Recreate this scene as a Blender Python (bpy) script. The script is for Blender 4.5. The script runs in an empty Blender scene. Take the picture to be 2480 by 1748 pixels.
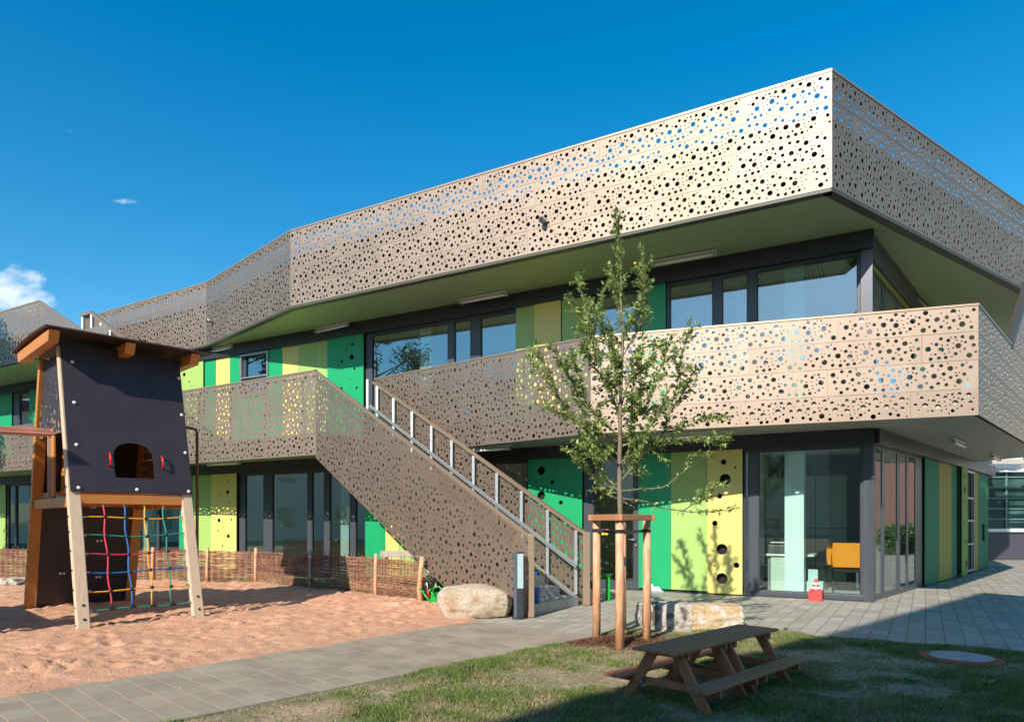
import bpy, math, random
import numpy as np
from mathutils import Vector, Matrix, noise
from mathutils.geometry import delaunay_2d_cdt
R = math.radians
random.seed(7)
scene = bpy.context.scene
COL = scene.collection

# ------------------------------------------------------------------ camera
EYE = 1.45; FOC = 1653.3; HX = 1240.0; HY = 1260.0      # measured on the photograph
cam = bpy.data.cameras.new('camera'); camo = bpy.data.objects.new('camera', cam); COL.objects.link(camo)
cam.lens = 24; cam.sensor_width = 36; cam.sensor_fit = 'HORIZONTAL'
cam.shift_y = (HY - 874) / 2480.0
cam.clip_start = 0.05; cam.clip_end = 3000
camo.location = (0, 0, EYE); camo.rotation_euler = (R(90), 0, 0)
scene.camera = camo

# ------------------------------------------------------------------ light
SUN_H = Vector((-.469, -.883)); ELEV = 34.0
SKY_STRENGTH = 0.15; SUN_STRENGTH = 4.6; EXPOSURE = 0.50
world = bpy.data.worlds.new('World'); scene.world = world; world.use_nodes = True
wn = world.node_tree; wn.nodes.clear()
def wnode(t, **k):
    n = wn.nodes.new(t)
    for a, b in k.items(): setattr(n, a, b)
    return n
wo = wnode('ShaderNodeOutputWorld'); bg = wnode('ShaderNodeBackground'); sky = wnode('ShaderNodeTexSky')
sky.sky_type = 'NISHITA'; sky.sun_disc = False; sky.sun_elevation = R(ELEV); sky.sun_rotation = math.atan2(SUN_H.x, SUN_H.y)
sky.air_density = 1.15; sky.dust_density = 0.35; sky.ozone_density = 3.0
hsv = wnode('ShaderNodeHueSaturation'); hsv.inputs['Hue'].default_value = .491; hsv.inputs['Saturation'].default_value = 1.46; hsv.inputs['Value'].default_value = .84
wn.links.new(sky.outputs[0], hsv.inputs['Color'])
# clouds far away, by world direction
tc = wnode('ShaderNodeTexCoord'); sp = wnode('ShaderNodeSeparateXYZ'); wn.links.new(tc.outputs['Generated'], sp.inputs[0])
def m(op, a, b=None, c=None):
    n = wnode('ShaderNodeMath', operation=op)
    for i, v in enumerate((a, b, c)):
        if v is None: continue
        if isinstance(v, (int, float)): n.inputs[i].default_value = v
        else: wn.links.new(v, n.inputs[i])
    return n.outputs[0]
yy = m('MAXIMUM', sp.outputs['Y'], .02); gu = m('DIVIDE', sp.outputs['X'], yy); gv = m('DIVIDE', sp.outputs['Z'], yy)
cmb = wnode('ShaderNodeCombineXYZ'); wn.links.new(gu, cmb.inputs[0]); wn.links.new(m('MULTIPLY', gv, 1.7), cmb.inputs[1])
nz = wnode('ShaderNodeTexNoise'); nz.inputs['Scale'].default_value = 19; nz.inputs['Detail'].default_value = 9; nz.inputs['Roughness'].default_value = .58
wn.links.new(cmb.outputs[0], nz.inputs['Vector'])
tot = None
for (cx, cy, rx, ry, g) in ((-.738, .342, .062, .036, 1.15), (-.715, .318, .070, .030, 1.0), (-.655, .288, .030, .012, .75), (-.568, .466, .024, .006, .62), (-.655, .570, .014, .008, .34), (-.74, .60, .010, .008, .3), (-.60, .51, .008, .006, .25)):
    du = m('DIVIDE', m('SUBTRACT', gu, cx), rx); dv = m('DIVIDE', m('SUBTRACT', gv, cy), ry)
    d2 = m('ADD', m('MULTIPLY', du, du), m('MULTIPLY', dv, dv))
    k = m('MULTIPLY', m('SUBTRACT', 1.25, d2), g)
    k = m('MAXIMUM', k, 0.0)
    tot = k if tot is None else m('MAXIMUM', tot, k)
cl = m('MULTIPLY', m('SUBTRACT', m('ADD', m('MULTIPLY', nz.outputs[0], 1.9), m('MULTIPLY', tot, .55)), 1.28), 1.9)
cl = m('MULTIPLY', m('MINIMUM', m('MAXIMUM', cl, 0), 1), m('MINIMUM', m('MULTIPLY', tot, 2.2), .78))
cmix = wnode('ShaderNodeMix', data_type='RGBA'); wn.links.new(cl, cmix.inputs[0]); wn.links.new(hsv.outputs[0], cmix.inputs[6]); cmix.inputs[7].default_value = (5.2, 5.6, 6.0, 1)
wn.links.new(cmix.outputs[2], bg.inputs[0]); bg.inputs[1].default_value = SKY_STRENGTH
wn.links.new(bg.outputs[0], wo.inputs[0])
sl = bpy.data.lights.new('sun', 'SUN'); so = bpy.data.objects.new('sun', sl); COL.objects.link(so)
sl.energy = SUN_STRENGTH; sl.angle = R(.53); sl.color = (1, .945, .86)
sd = Vector((SUN_H.x * math.cos(R(ELEV)), SUN_H.y * math.cos(R(ELEV)), math.sin(R(ELEV))))
so.rotation_euler = sd.to_track_quat('Z', 'Y').to_euler(); so.location = sd * 40
scene.view_settings.view_transform = 'Standard'; scene.view_settings.look = 'None'
scene.view_settings.exposure = EXPOSURE; scene.view_settings.gamma = 1
scene.render.engine = 'CYCLES'
scene.cycles.transparent_max_bounces = 24; scene.cycles.max_bounces = 10; scene.cycles.diffuse_bounces = 5; scene.cycles.glossy_bounces = 5
scene.cycles.sample_clamp_indirect = 6

# ------------------------------------------------------------------ materials
MATS = {}
def mat(name, color, rough=.6, metal=0., spec=.5, noise_amt=0., nscale=8., island=0., bump=0., bscale=40., coord='Object', c2=None, c2scale=3., c2lo=.45, c2hi=.6, stretch=None, trans=0., coat=0.):
    if name in MATS: return MATS[name]
    M = bpy.data.materials.new(name); M.use_nodes = True; nt = M.node_tree; b = nt.nodes['Principled BSDF']
    def N(t, **k):
        n = nt.nodes.new(t)
        for a, v in k.items(): setattr(n, a, v)
        return n
    b.inputs['Base Color'].default_value = (*color, 1); b.inputs['Roughness'].default_value = rough; b.inputs['Metallic'].default_value = metal
    b.inputs['Specular IOR Level'].default_value = spec
    if coat: b.inputs['Coat Weight'].default_value = coat; b.inputs['Coat Roughness'].default_value = .15
    t = N('ShaderNodeTexCoord'); mp = N('ShaderNodeMapping'); nt.links.new(t.outputs[coord], mp.inputs[0])
    if stretch: mp.inputs['Scale'].default_value = stretch
    out = None
    rgb = N('ShaderNodeRGB'); rgb.outputs[0].default_value = (*color, 1); out = rgb.outputs[0]
    if c2:
        n = N('ShaderNodeTexNoise'); n.inputs['Scale'].default_value = c2scale; n.inputs['Detail'].default_value = 6; nt.links.new(mp.outputs[0], n.inputs['Vector'])
        mr = N('ShaderNodeMapRange'); mr.inputs[1].default_value = c2lo; mr.inputs[2].default_value = c2hi; nt.links.new(n.outputs[0], mr.inputs[0])
        mx = N('ShaderNodeMix', data_type='RGBA'); nt.links.new(mr.outputs[0], mx.inputs[0]); nt.links.new(out, mx.inputs[6]); mx.inputs[7].default_value = (*c2, 1); out = mx.outputs[2]
    if noise_amt:
        n = N('ShaderNodeTexNoise'); n.inputs['Scale'].default_value = nscale; n.inputs['Detail'].default_value = 8; n.inputs['Roughness'].default_value = .6; nt.links.new(mp.outputs[0], n.inputs['Vector'])
        mr = N('ShaderNodeMapRange'); mr.inputs[1].default_value = .25; mr.inputs[2].default_value = .75; mr.inputs[3].default_value = 1 - noise_amt; mr.inputs[4].default_value = 1 + noise_amt; nt.links.new(n.outputs[0], mr.inputs[0])
        mx = N('ShaderNodeMix', data_type='RGBA', blend_type='MULTIPLY'); mx.inputs[0].default_value = 1; nt.links.new(out, mx.inputs[6]); nt.links.new(mr.outputs[0], mx.inputs[7]); out = mx.outputs[2]
    if island:
        g = N('ShaderNodeNewGeometry'); mr = N('ShaderNodeMapRange'); mr.inputs[3].default_value = 1 - island; mr.inputs[4].default_value = 1 + island; nt.links.new(g.outputs['Random Per Island'], mr.inputs[0])
        mx = N('ShaderNodeMix', data_type='RGBA', blend_type='MULTIPLY'); mx.inputs[0].default_value = 1; nt.links.new(out, mx.inputs[6]); nt.links.new(mr.outputs[0], mx.inputs[7]); out = mx.outputs[2]
    nt.links.new(out, b.inputs['Base Color'])
    if bump:
        n = N('ShaderNodeTexNoise'); n.inputs['Scale'].default_value = bscale; n.inputs['Detail'].default_value = 8; nt.links.new(mp.outputs[0], n.inputs['Vector'])
        bp = N('ShaderNodeBump'); bp.inputs['Strength'].default_value = bump; bp.inputs['Distance'].default_value = .02; nt.links.new(n.outputs[0], bp.inputs['Height']); nt.links.new(bp.outputs[0], b.inputs['Normal'])
    if trans:
        tr = N('ShaderNodeBsdfTranslucent'); nt.links.new(out, tr.inputs[0]); ms = N('ShaderNodeMixShader'); ms.inputs[0].default_value = trans
        nt.links.new(b.outputs[0], ms.inputs[1]); nt.links.new(tr.outputs[0], ms.inputs[2]); nt.links.new(ms.outputs[0], nt.nodes['Material Output'].inputs[0])
    MATS[name] = M; return M

CLAD = mat('champagne_metal', (.365, .277, .212), .58, .86, island=.06, noise_amt=.07, nscale=2.2, stretch=(2.2, 2.2, .35), bump=.03, bscale=3)
CLADCAP = mat('champagne_cap', (.42, .31, .21), .42, .6)
DARKSTEEL = mat('anthracite_metal', (.030, .034, .042), .38, .0, .5, noise_amt=.06, nscale=2)
FRAME = mat('window_frame_grey', (.060, .066, .078), .36, .0, .5)
BLACKVOID = mat('dark_backing', (.012, .012, .013), .9)
SOFFIT = mat('olive_soffit', (.32, .42, .22), .5, 0, .4, noise_amt=.04, nscale=.8)
SOFFIT2 = mat('grey_soffit', (.33, .335, .28), .5, 0, .4, noise_amt=.04, nscale=.8)
EMER = mat('emerald_panel', (.012, .34, .125), .36, 0, .5, noise_amt=.06, nscale=2.5, stretch=(1, 1, .3))
LIME = mat('lime_panel', (.35, .51, .14), .38, 0, .5, noise_amt=.06, nscale=2.5, stretch=(1, 1, .3))
YEL = mat('yellow_panel', (.72, .61, .175), .38, 0, .5, noise_amt=.06, nscale=2.5, stretch=(1, 1, .3))
YEL_SHADE = mat('yellow_panel_shaded', (.32, .265, .05), .6, 0, .25, noise_amt=.03, nscale=1)  # yellow panel darkened: shade of the east side put into the colour
EMER_SHADE = mat('emerald_panel_shaded', (.012, .17, .08), .6, 0, .25, noise_amt=.03, nscale=1)  # emerald panel darkened, east side shade is in the colour
INWALL = mat('interior_wall', (.74, .76, .70), .8)
INCEIL = mat('interior_ceiling', (.80, .80, .76), .8)
INFLOOR = mat('interior_floor', (.60, .57, .50), .35, noise_amt=.1)
COLUMN = mat('white_column', (.74, .80, .74), .6)
CABINET = mat('cabinet_grey', (.34, .40, .37), .5)
CONC = mat('concrete', (.44, .39, .32), .85, noise_amt=.22, nscale=9, bump=.25, bscale=60)
GALV = mat('galvanised_steel', (.56, .60, .62), .42, .75, noise_amt=.18, nscale=30)
ALU = mat('brushed_aluminium', (.42, .44, .44), .4, .8)
WHITEP = mat('white_plastic', (.72, .73, .71), .4)
DIFF = mat('lamp_diffuser', (.85, .87, .82), .3)
LARCH = mat('orange_larch', (.56, .215, .045), .45, noise_amt=.3, nscale=5, coord='UV', stretch=(1.2, 14, 1), bump=.12, bscale=12, coat=.15)
PALEW = mat('pale_sanded_wood', (.62, .46, .31), .62, noise_amt=.22, nscale=5, coord='UV', stretch=(1.2, 16, 1), bump=.15, bscale=12)
STAKE = mat('peeled_stake_wood', (.62, .29, .14), .6, noise_amt=.25, nscale=6, stretch=(4, 4, .7), bump=.2, bscale=20, c2=(.70, .40, .23), c2scale=7)
DARKPANEL = mat('dark_phenolic_board', (.036, .026, .031), .5, 0, .5, noise_amt=.18, nscale=2.5)
ROOFB = mat('brown_board', (.045, .020, .018), .6, noise_amt=.2, nscale=3)
DARKWOOD = mat('stained_dark_wood', (.42, .175, .088), .8, 0, .2, noise_amt=.38, nscale=4, coord='UV', stretch=(1.5, 18, 1), bump=.3, bscale=14)
GREYWOOD = mat('weathered_wood', (.42, .36, .27), .75, noise_amt=.25, nscale=4, coord='UV', stretch=(1.5, 14, 1), bump=.2, bscale=12)
WICK = mat('willow_rods', (.27, .115, .068), .6, island=.45, noise_amt=.25, nscale=9, c2=(.32, .18, .095), c2scale=2.2)
WICKD = mat('willow_uprights', (.20, .12, .075), .7, island=.3)
BARK = mat('young_bark', (.20, .155, .10), .8, noise_amt=.35, nscale=22, bump=.3, bscale=50)
LEAF = mat('leaf_green', (.28, .36, .10), .42, 0, .5, island=.5, trans=.34)
LEAF2 = mat('leaf_background', (.075, .12, .03), .5, island=.5, trans=.2)
ROCK1 = mat('pale_boulder', (.52, .42, .31), .85, noise_amt=.35, nscale=34, c2=(.36, .22, .10), c2scale=5, c2lo=.50, c2hi=.72, bump=.9, bscale=48)
ROCK2 = mat('grey_blotched_stone', (.44, .39, .32), .85, noise_amt=.3, nscale=18, c2=(.13, .105, .08), c2scale=8, c2lo=.50, c2hi=.60, bump=.7, bscale=14)
ROCK3 = mat('ochre_stone', (.50, .34, .18), .85, noise_amt=.3, nscale=18, c2=(.56, .50, .41), c2scale=6, c2lo=.52, c2hi=.62, bump=.7, bscale=14)
RED = mat('red_plastic', (.62, .008, .008), .35); REDROPE = mat('red_rope', (.62, .025, .06), .6, noise_amt=.2, nscale=90)
BLUEROPE = mat('blue_rope', (.008, .13, .42), .6, noise_amt=.2, nscale=90); YELROPE = mat('yellow_rope', (.78, .38, .02), .6, noise_amt=.2, nscale=90); GRNROPE = mat('green_rope', (.01, .24, .16), .6, noise_amt=.2, nscale=90)
BLK = mat('black_plastic', (.015, .015, .018), .4)
BLUEP = mat('blue_plastic', (.015, .14, .55), .35); GRNP = mat('green_plastic', (.01, .36, .045), .3); ORANGE = mat('orange_fabric', (.90, .27, .004), .7, noise_amt=.06, nscale=20)
YELP = mat('yellow_plastic', (.70, .60, .03), .4)
LIGHTBLUE = mat('pale_plastic_blue', (.36, .48, .47), .4)
BRICKM = mat('brick_wall_red', (.17, .085, .07), .85, noise_amt=.3, nscale=20)
RENDERM = mat('cream_render', (.42, .38, .31), .85, noise_amt=.12, nscale=3)
HEDGE = mat('hedge_leaves', (.06, .13, .025), .6, island=.5, trans=.15)
MULCH = mat('bark_chips', (.17, .070, .038), .85, island=.6)
GRASSM = mat('grass_blades', (.165, .215, .05), .6, island=.5, trans=.25, c2=(.33, .27, .13), c2scale=2.6, c2lo=.46, c2hi=.62)
WEED = mat('weed_leaves', (.07, .17, .05), .5, island=.3, trans=.2)

def glass_mat(name, tint, refl):
    M = bpy.data.materials.new(name); M.use_nodes = True; nt = M.node_tree; nt.nodes.clear()
    o = nt.nodes.new('ShaderNodeOutputMaterial'); t = nt.nodes.new('ShaderNodeBsdfTransparent'); g = nt.nodes.new('ShaderNodeBsdfGlossy'); mx = nt.nodes.new('ShaderNodeMixShader')
    t.inputs[0].default_value = (*tint, 1); g.inputs['Roughness'].default_value = 0.0; g.inputs[0].default_value = (.93, .97, 1, 1)
    lw = nt.nodes.new('ShaderNodeLayerWeight'); lw.inputs[0].default_value = .5
    pw = nt.nodes.new('ShaderNodeMath'); pw.operation = 'POWER'; nt.links.new(lw.outputs['Facing'], pw.inputs[0]); pw.inputs[1].default_value = 4.
    mr = nt.nodes.new('ShaderNodeMapRange'); mr.inputs[3].default_value = refl; mr.inputs[4].default_value = 1.; nt.links.new(pw.outputs[0], mr.inputs[0])
    nt.links.new(mr.outputs[0], mx.inputs[0]); nt.links.new(t.outputs[0], mx.inputs[1]); nt.links.new(g.outputs[0], mx.inputs[2]); nt.links.new(mx.outputs[0], o.inputs[0])
    return M
GLASS = glass_mat('window_glass', (.80, .88, .85), .20)
GLASS2 = glass_mat('window_glass_clear', (.86, .94, .92), .06)

def paver_mat(name, ang, bw, bh, c1, c2, joint, off=.5, mort=.008):
    M = bpy.data.materials.new(name); M.use_nodes = True; nt = M.node_tree; b = nt.nodes['Principled BSDF']
    t = nt.nodes.new('ShaderNodeTexCoord'); mp = nt.nodes.new('ShaderNodeMapping'); mp.inputs['Rotation'].default_value = (0, 0, ang); nt.links.new(t.outputs['Object'], mp.inputs[0])
    br = nt.nodes.new('ShaderNodeTexBrick'); br.offset = off; br.inputs['Scale'].default_value = 1; br.inputs['Brick Width'].default_value = bw; br.inputs['Row Height'].default_value = bh
    br.inputs['Mortar Size'].default_value = mort; br.inputs['Mortar Smooth'].default_value = .25; br.inputs['Bias'].default_value = 0
    br.inputs['Color1'].default_value = (*c1, 1); br.inputs['Color2'].default_value = (*c2, 1); br.inputs['Mortar'].default_value = (*joint, 1)
    nt.links.new(mp.outputs[0], br.inputs['Vector'])
    n = nt.nodes.new('ShaderNodeTexNoise'); n.inputs['Scale'].default_value = 2.2; n.inputs['Detail'].default_value = 10; n.inputs['Roughness'].default_value = .7; nt.links.new(t.outputs['Object'], n.inputs['Vector'])
    mr = nt.nodes.new('ShaderNodeMapRange'); mr.inputs[1].default_value = .3; mr.inputs[2].default_value = .7; mr.inputs[3].default_value = .82; mr.inputs[4].default_value = 1.15; nt.links.new(n.outputs[0], mr.inputs[0])
    mx = nt.nodes.new('ShaderNodeMix'); mx.data_type = 'RGBA'; mx.blend_type = 'MULTIPLY'; mx.inputs[0].default_value = 1; nt.links.new(br.outputs['Color'], mx.inputs[6]); nt.links.new(mr.outputs[0], mx.inputs[7])
    # stray sand on the stones
    n2 = nt.nodes.new('ShaderNodeTexNoise'); n2.inputs['Scale'].default_value = 5; n2.inputs['Detail'].default_value = 12; n2.inputs['Roughness'].default_value = .75; nt.links.new(t.outputs['Object'], n2.inputs['Vector'])
    m2 = nt.nodes.new('ShaderNodeMapRange'); m2.inputs[1].default_value = .56; m2.inputs[2].default_value = .74; m2.inputs[4].default_value = .55; nt.links.new(n2.outputs[0], m2.inputs[0])
    mx2 = nt.nodes.new('ShaderNodeMix'); mx2.data_type = 'RGBA'; nt.links.new(m2.outputs[0], mx2.inputs[0]); nt.links.new(mx.outputs[2], mx2.inputs[6]); mx2.inputs[7].default_value = (*joint, 1)
    nt.links.new(mx2.outputs[2], b.inputs['Base Color']); b.inputs['Roughness'].default_value = .75
    bp = nt.nodes.new('ShaderNodeBump'); bp.inputs['Strength'].default_value = .6; bp.inputs['Distance'].default_value = .006; bp.invert = True
    nt.links.new(br.outputs['Fac'], bp.inputs['Height']); nt.links.new(bp.outputs[0], b.inputs['Normal'])
    return M
PATHM = paver_mat('path_pavers', R(44), .30, .20, (.26, .215, .15), (.335, .28, .20), (.46, .30, .19), 0.37, .007)
PLAZAM = paver_mat('plaza_pavers', -math.atan2(.855, .518), .30, .20, (.31, .28, .22), (.41, .37, .295), (.20, .15, .10), .5, .007)

def sand_material():
    M = bpy.data.materials.new('reddish_sand'); M.use_nodes = True; nt = M.node_tree; b = nt.nodes['Principled BSDF']
    t = nt.nodes.new('ShaderNodeTexCoord')
    n = nt.nodes.new('ShaderNodeTexNoise'); n.inputs['Scale'].default_value = 3; n.inputs['Detail'].default_value = 12; n.inputs['Roughness'].default_value = .7; nt.links.new(t.outputs['Object'], n.inputs['Vector'])
    r = nt.nodes.new('ShaderNodeValToRGB'); nt.links.new(n.outputs[0], r.inputs[0])
    r.color_ramp.elements[0].position = .3; r.color_ramp.elements[0].color = (.50, .25, .145, 1); r.color_ramp.elements[1].position = .7; r.color_ramp.elements[1].color = (.67, .38, .235, 1)
    n3 = nt.nodes.new('ShaderNodeTexNoise'); n3.inputs['Scale'].default_value = 260; n3.inputs['Detail'].default_value = 3; nt.links.new(t.outputs['Object'], n3.inputs['Vector'])
    mr = nt.nodes.new('ShaderNodeMapRange'); mr.inputs[1].default_value = .3; mr.inputs[2].default_value = .7; mr.inputs[3].default_value = .86; mr.inputs[4].default_value = 1.12; nt.links.new(n3.outputs[0], mr.inputs[0])
    mx = nt.nodes.new('ShaderNodeMix'); mx.data_type = 'RGBA'; mx.blend_type = 'MULTIPLY'; mx.inputs[0].default_value = 1; nt.links.new(r.outputs[0], mx.inputs[6]); nt.links.new(mr.outputs[0], mx.inputs[7])
    nt.links.new(mx.outputs[2], b.inputs['Base Color']); b.inputs['Roughness'].default_value = .95; b.inputs['Specular IOR Level'].default_value = .2
    n4 = nt.nodes.new('ShaderNodeTexNoise'); n4.inputs['Scale'].default_value = 24; n4.inputs['Detail'].default_value = 10; n4.inputs['Roughness'].default_value = .65; nt.links.new(t.outputs['Object'], n4.inputs['Vector'])
    bp = nt.nodes.new('ShaderNodeBump'); bp.inputs['Strength'].default_value = .8; bp.inputs['Distance'].default_value = .03; nt.links.new(n4.outputs[0], bp.inputs['Height']); nt.links.new(bp.outputs[0], b.inputs['Normal'])
    return M
SAND = sand_material()
SOIL = mat('lawn_soil', (.38, .255, .165), .95, noise_amt=.35, nscale=22, c2=(.17, .155, .065), c2scale=1.6, c2lo=.38, c2hi=.60, bump=.7, bscale=60)

# ------------------------------------------------------------------ helpers
ROOT = {}
def tag(o, label=None, cat=None, group=None, kind=None):
    if label: o['label'] = label
    if cat: o['category'] = cat
    if group: o['group'] = group
    if kind: o['kind'] = kind
    return o
def thing(name, loc, label, cat, group=None):
    o = bpy.data.objects.new(name, None); COL.objects.link(o); o.location = loc; o.empty_display_size = .2
    ROOT[o.name] = Vector(loc); return tag(o, label, cat, group)
class MB:
    def __init__(s): s.v = []; s.f = []; s.uv = []; s.hasuv = False
    def add(s, vs, fs, uvs=None):
        k = len(s.v); s.v += [tuple(p) for p in vs]; s.f += [tuple(i + k for i in f) for f in fs]
        if uvs: s.hasuv = True; s.uv += uvs
        else: s.uv += [None] * len(fs)
        return s
    def bar(s, p0, p1, w, h, up=(0, 0, 1), taper=1.):
        p0 = Vector(p0); p1 = Vector(p1); d = (p1 - p0); L = d.length; d.normalize(); up = Vector(up)
        side = d.cross(up)
        if side.length < 1e-4: side = d.cross(Vector((0, 1, 0)))
        side.normalize(); u2 = side.cross(d).normalized()
        vs = []
        for p, k in ((p0, 1.), (p1, taper)):
            for a, b in ((-1, -1), (1, -1), (1, 1), (-1, 1)): vs.append(p + side * (a * w / 2 * k) + u2 * (b * h / 2 * k))
        ou = random.random() * 5; o2 = random.random() * 5
        fs = [(0, 1, 5, 4), (1, 2, 6, 5), (2, 3, 7, 6), (3, 0, 4, 7), (3, 2, 1, 0), (4, 5, 6, 7)]
        ws = (w, h, w, h); acc = 0; uvs = []
        for q in range(4):
            uvs.append([(ou, o2 + acc), (ou, o2 + acc + ws[q]), (ou + L, o2 + acc + ws[q]), (ou + L, o2 + acc)]); acc += ws[q]
        uvs += [[(ou, o2), (ou + .02, o2), (ou + .02, o2 + h), (ou, o2 + h)]] * 2
        return s.add(vs, fs, uvs)
    def box(s, c, size, rz=0):
        cx, cy, cz = c; x, y, z = [k / 2 for k in size]; ca, sa = math.cos(rz), math.sin(rz)
        vs = []
        for dz in (-z, z):
            for dx, dy in ((-x, -y), (x, -y), (x, y), (-x, y)): vs.append((cx + dx * ca - dy * sa, cy + dx * sa + dy * ca, cz + dz))
        return s.add(vs, [(3, 2, 1, 0), (4, 5, 6, 7), (0, 1, 5, 4), (1, 2, 6, 5), (2, 3, 7, 6), (3, 0, 4, 7)])
    def tube(s, pts, r, n=8, caps=True):
        pts = [Vector(p) for p in pts]; rs = r if isinstance(r, (list, tuple)) else [r] * len(pts)
        vs = []; prev = None
        for i, p in enumerate(pts):
            d = (pts[min(i + 1, len(pts) - 1)] - pts[max(i - 1, 0)]).normalized()
            if prev is None:
                a = Vector((0, 0, 1)) if abs(d.z) < .9 else Vector((1, 0, 0)); u = d.cross(a).normalized()
            else:
                u = prev - d * prev.dot(d); u.normalize()
            prev = u; w = d.cross(u)
            for k in range(n): a = 2 * math.pi * k / n; vs.append(p + (u * math.cos(a) + w * math.sin(a)) * rs[i])
        fs = []
        for i in range(len(pts) - 1):
            for k in range(n): a = i * n + k; b = i * n + (k + 1) % n; fs.append((a, b, b + n, a + n))
        if caps: fs.append(tuple(range(n - 1, -1, -1))); fs.append(tuple((len(pts) - 1) * n + k for k in range(n)))
        return s.add(vs, fs)
    def lathe(s, prof, c, n=24, axis=None):
        cx, cy, cz = c; vs = []; fs = []
        for r, z in prof:
            for k in range(n): a = 2 * math.pi * k / n; vs.append(Vector((r * math.cos(a), r * math.sin(a), z)))
        if axis is not None:
            q = Vector(axis).normalized().to_track_quat('Z', 'Y'); vs = [q @ v for v in vs]
        vs = [(v.x + cx, v.y + cy, v.z + cz) for v in vs]
        for i in range(len(prof) - 1):
            for k in range(n): a = i * n + k; b = i * n + (k + 1) % n; fs.append((a, b, b + n, a + n))
        fs.append(tuple(range(n - 1, -1, -1))); fs.append(tuple((len(prof) - 1) * n + k for k in range(n)))
        return s.add(vs, fs)
    def prism(s, poly, vec):
        n = len(poly); a = [Vector(p) for p in poly]; v = Vector(vec)
        fs = [tuple(range(n)), tuple(range(2 * n - 1, n - 1, -1))]
        for i in range(n): j = (i + 1) % n; fs.append((i, i + n, j + n, j))
        return s.add(a + [p + v for p in a], fs)
    def build(s, name, m_, parent=None, smooth=False, bevel=0, fixn=True):
        off = ROOT.get(parent.name, Vector((0, 0, 0))) if parent else Vector((0, 0, 0))
        me = bpy.data.meshes.new(name)
        me.from_pydata([(p[0] - off.x, p[1] - off.y, p[2] - off.z) for p in s.v], [], s.f)
        if s.hasuv:
            ul = me.uv_layers.new(name='UVMap'); k = 0
            for fi, f in enumerate(s.f):
                u = s.uv[fi]
                for j in range(len(f)):
                    ul.data[k].uv = u[j] if u else (s.v[f[j]][0] + s.v[f[j]][1], s.v[f[j]][2])
                    k += 1
        me.materials.append(m_)
        if fixn:
            import bmesh
            b = bmesh.new(); b.from_mesh(me); bmesh.ops.recalc_face_normals(b, faces=b.faces); b.to_mesh(me); b.free()
        if smooth: me.polygons.foreach_set('use_smooth', [True] * len(me.polygons))
        o = bpy.data.objects.new(name, me); COL.objects.link(o)
        if parent: o.parent = parent; ROOT[o.name] = off
        else: ROOT[o.name] = Vector((0, 0, 0))
        if bevel:
            bm_ = o.modifiers.new('bevel', 'BEVEL'); bm_.width = bevel; bm_.segments = 2; bm_.limit_method = 'ANGLE'
        return o
def lathe_obj(name, prof, c, m_, parent=None, n=24, axis=None): return MB().lathe(prof, c, n, axis).build(name, m_, parent, smooth=False)

def G(px, py, z=0.):
    Y = FOC * (EYE - z) / (py - HY); return Vector(((px - HX) / FOC * Y, Y, z))
def AT(px, py, Y): return Vector(((px - HX) / FOC * Y, Y, EYE + (HY - py) * Y / FOC))
class Pl:                                   # a vertical plane: plan origin, plan direction
    def __init__(s, o, d, flip=False):
        s.o = Vector(o[:2]); s.d = Vector(d[:2]).normalized(); s.n = Vector((s.d.y, -s.d.x))
        if s.n.dot(-s.o) < 0 and not flip: s.n = -s.n
        if flip: s.n = Vector(flip).normalized()
    def s(s, px):
        r = (px - HX) / FOC; return (r * s.o.y - s.o.x) / (s.d.x - r * s.d.y)
    def P(s, a, z, off=0.):
        q = s.o + s.d * a + s.n * off; return Vector((q.x, q.y, z))
    def z(s, px, py): return EYE + (HY - py) * (s.o.y + s.s(px) * s.d.y) / FOC
    def sz(s, px, py): return (s.s(px), s.z(px, py))
    def rect(s, mb, a0, a1, z0, z1, off0, off1):
        c = [s.P(a0, z0, off0), s.P(a1, z0, off0), s.P(a1, z0, off1), s.P(a0, z0, off1)]
        return mb.prism(c, (0, 0, z1 - z0))
F = Pl((6.30, 11.92), (-1.839, 1))
E = Pl((6.30, 11.92), (.9316, 1), flip=(.7317, -.6816))

def plate(mb, P, poly, holes, off, th, seg=None):
    """flat plate in plane P with round holes; poly in (s,z); holes (s,z,r)"""
    vs = [Vector(p) for p in poly]; n = len(vs); fcs = [list(range(n))]; k = n
    for (a, b, r) in holes:
        q = seg or (8 if r < .014 else (12 if r < .03 else 16)); 
        if r > .05: q = 28
        ring = []
        for i in range(q): t = 2 * math.pi * (i + .5) / q; vs.append(Vector((a + r * math.cos(t), b + r * math.sin(t)))); ring.append(k); k += 1
        fcs.append(ring)
    ov, oe, of, *_ = delaunay_2d_cdt(vs, [], fcs, 2 if holes else 1, 1e-6)
    ov = [Vector(v) for v in ov]
    # outer + holes: keep faces whose centre is not inside a hole
    keep = []
    for f in of:
        c = sum((ov[i] for i in f), Vector((0, 0))) / len(f); ok = True
        for (a, b, r) in holes:
            if abs(c.x - a) < r and abs(c.y - b) < r and (c.x - a) ** 2 + (c.y - b) ** 2 < (r * .93) ** 2: ok = False; break
        if ok: keep.append(tuple(f))
    edges = {}
    for f in keep:
        for i in range(len(f)): a, b = f[i], f[(i + 1) % len(f)]; edges[(a, b)] = 1
    N = len(ov)
    v3 = [P.P(v.x, v.y, off) for v in ov] + [P.P(v.x, v.y, off - th) for v in ov]
    fs = list(keep) + [tuple(i + N for i in reversed(f)) for f in keep]
    for (a, b) in edges:
        if (b, a) not in edges: fs.append((b, a, a + N, b + N))
    mb.add(v3, fs)

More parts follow.
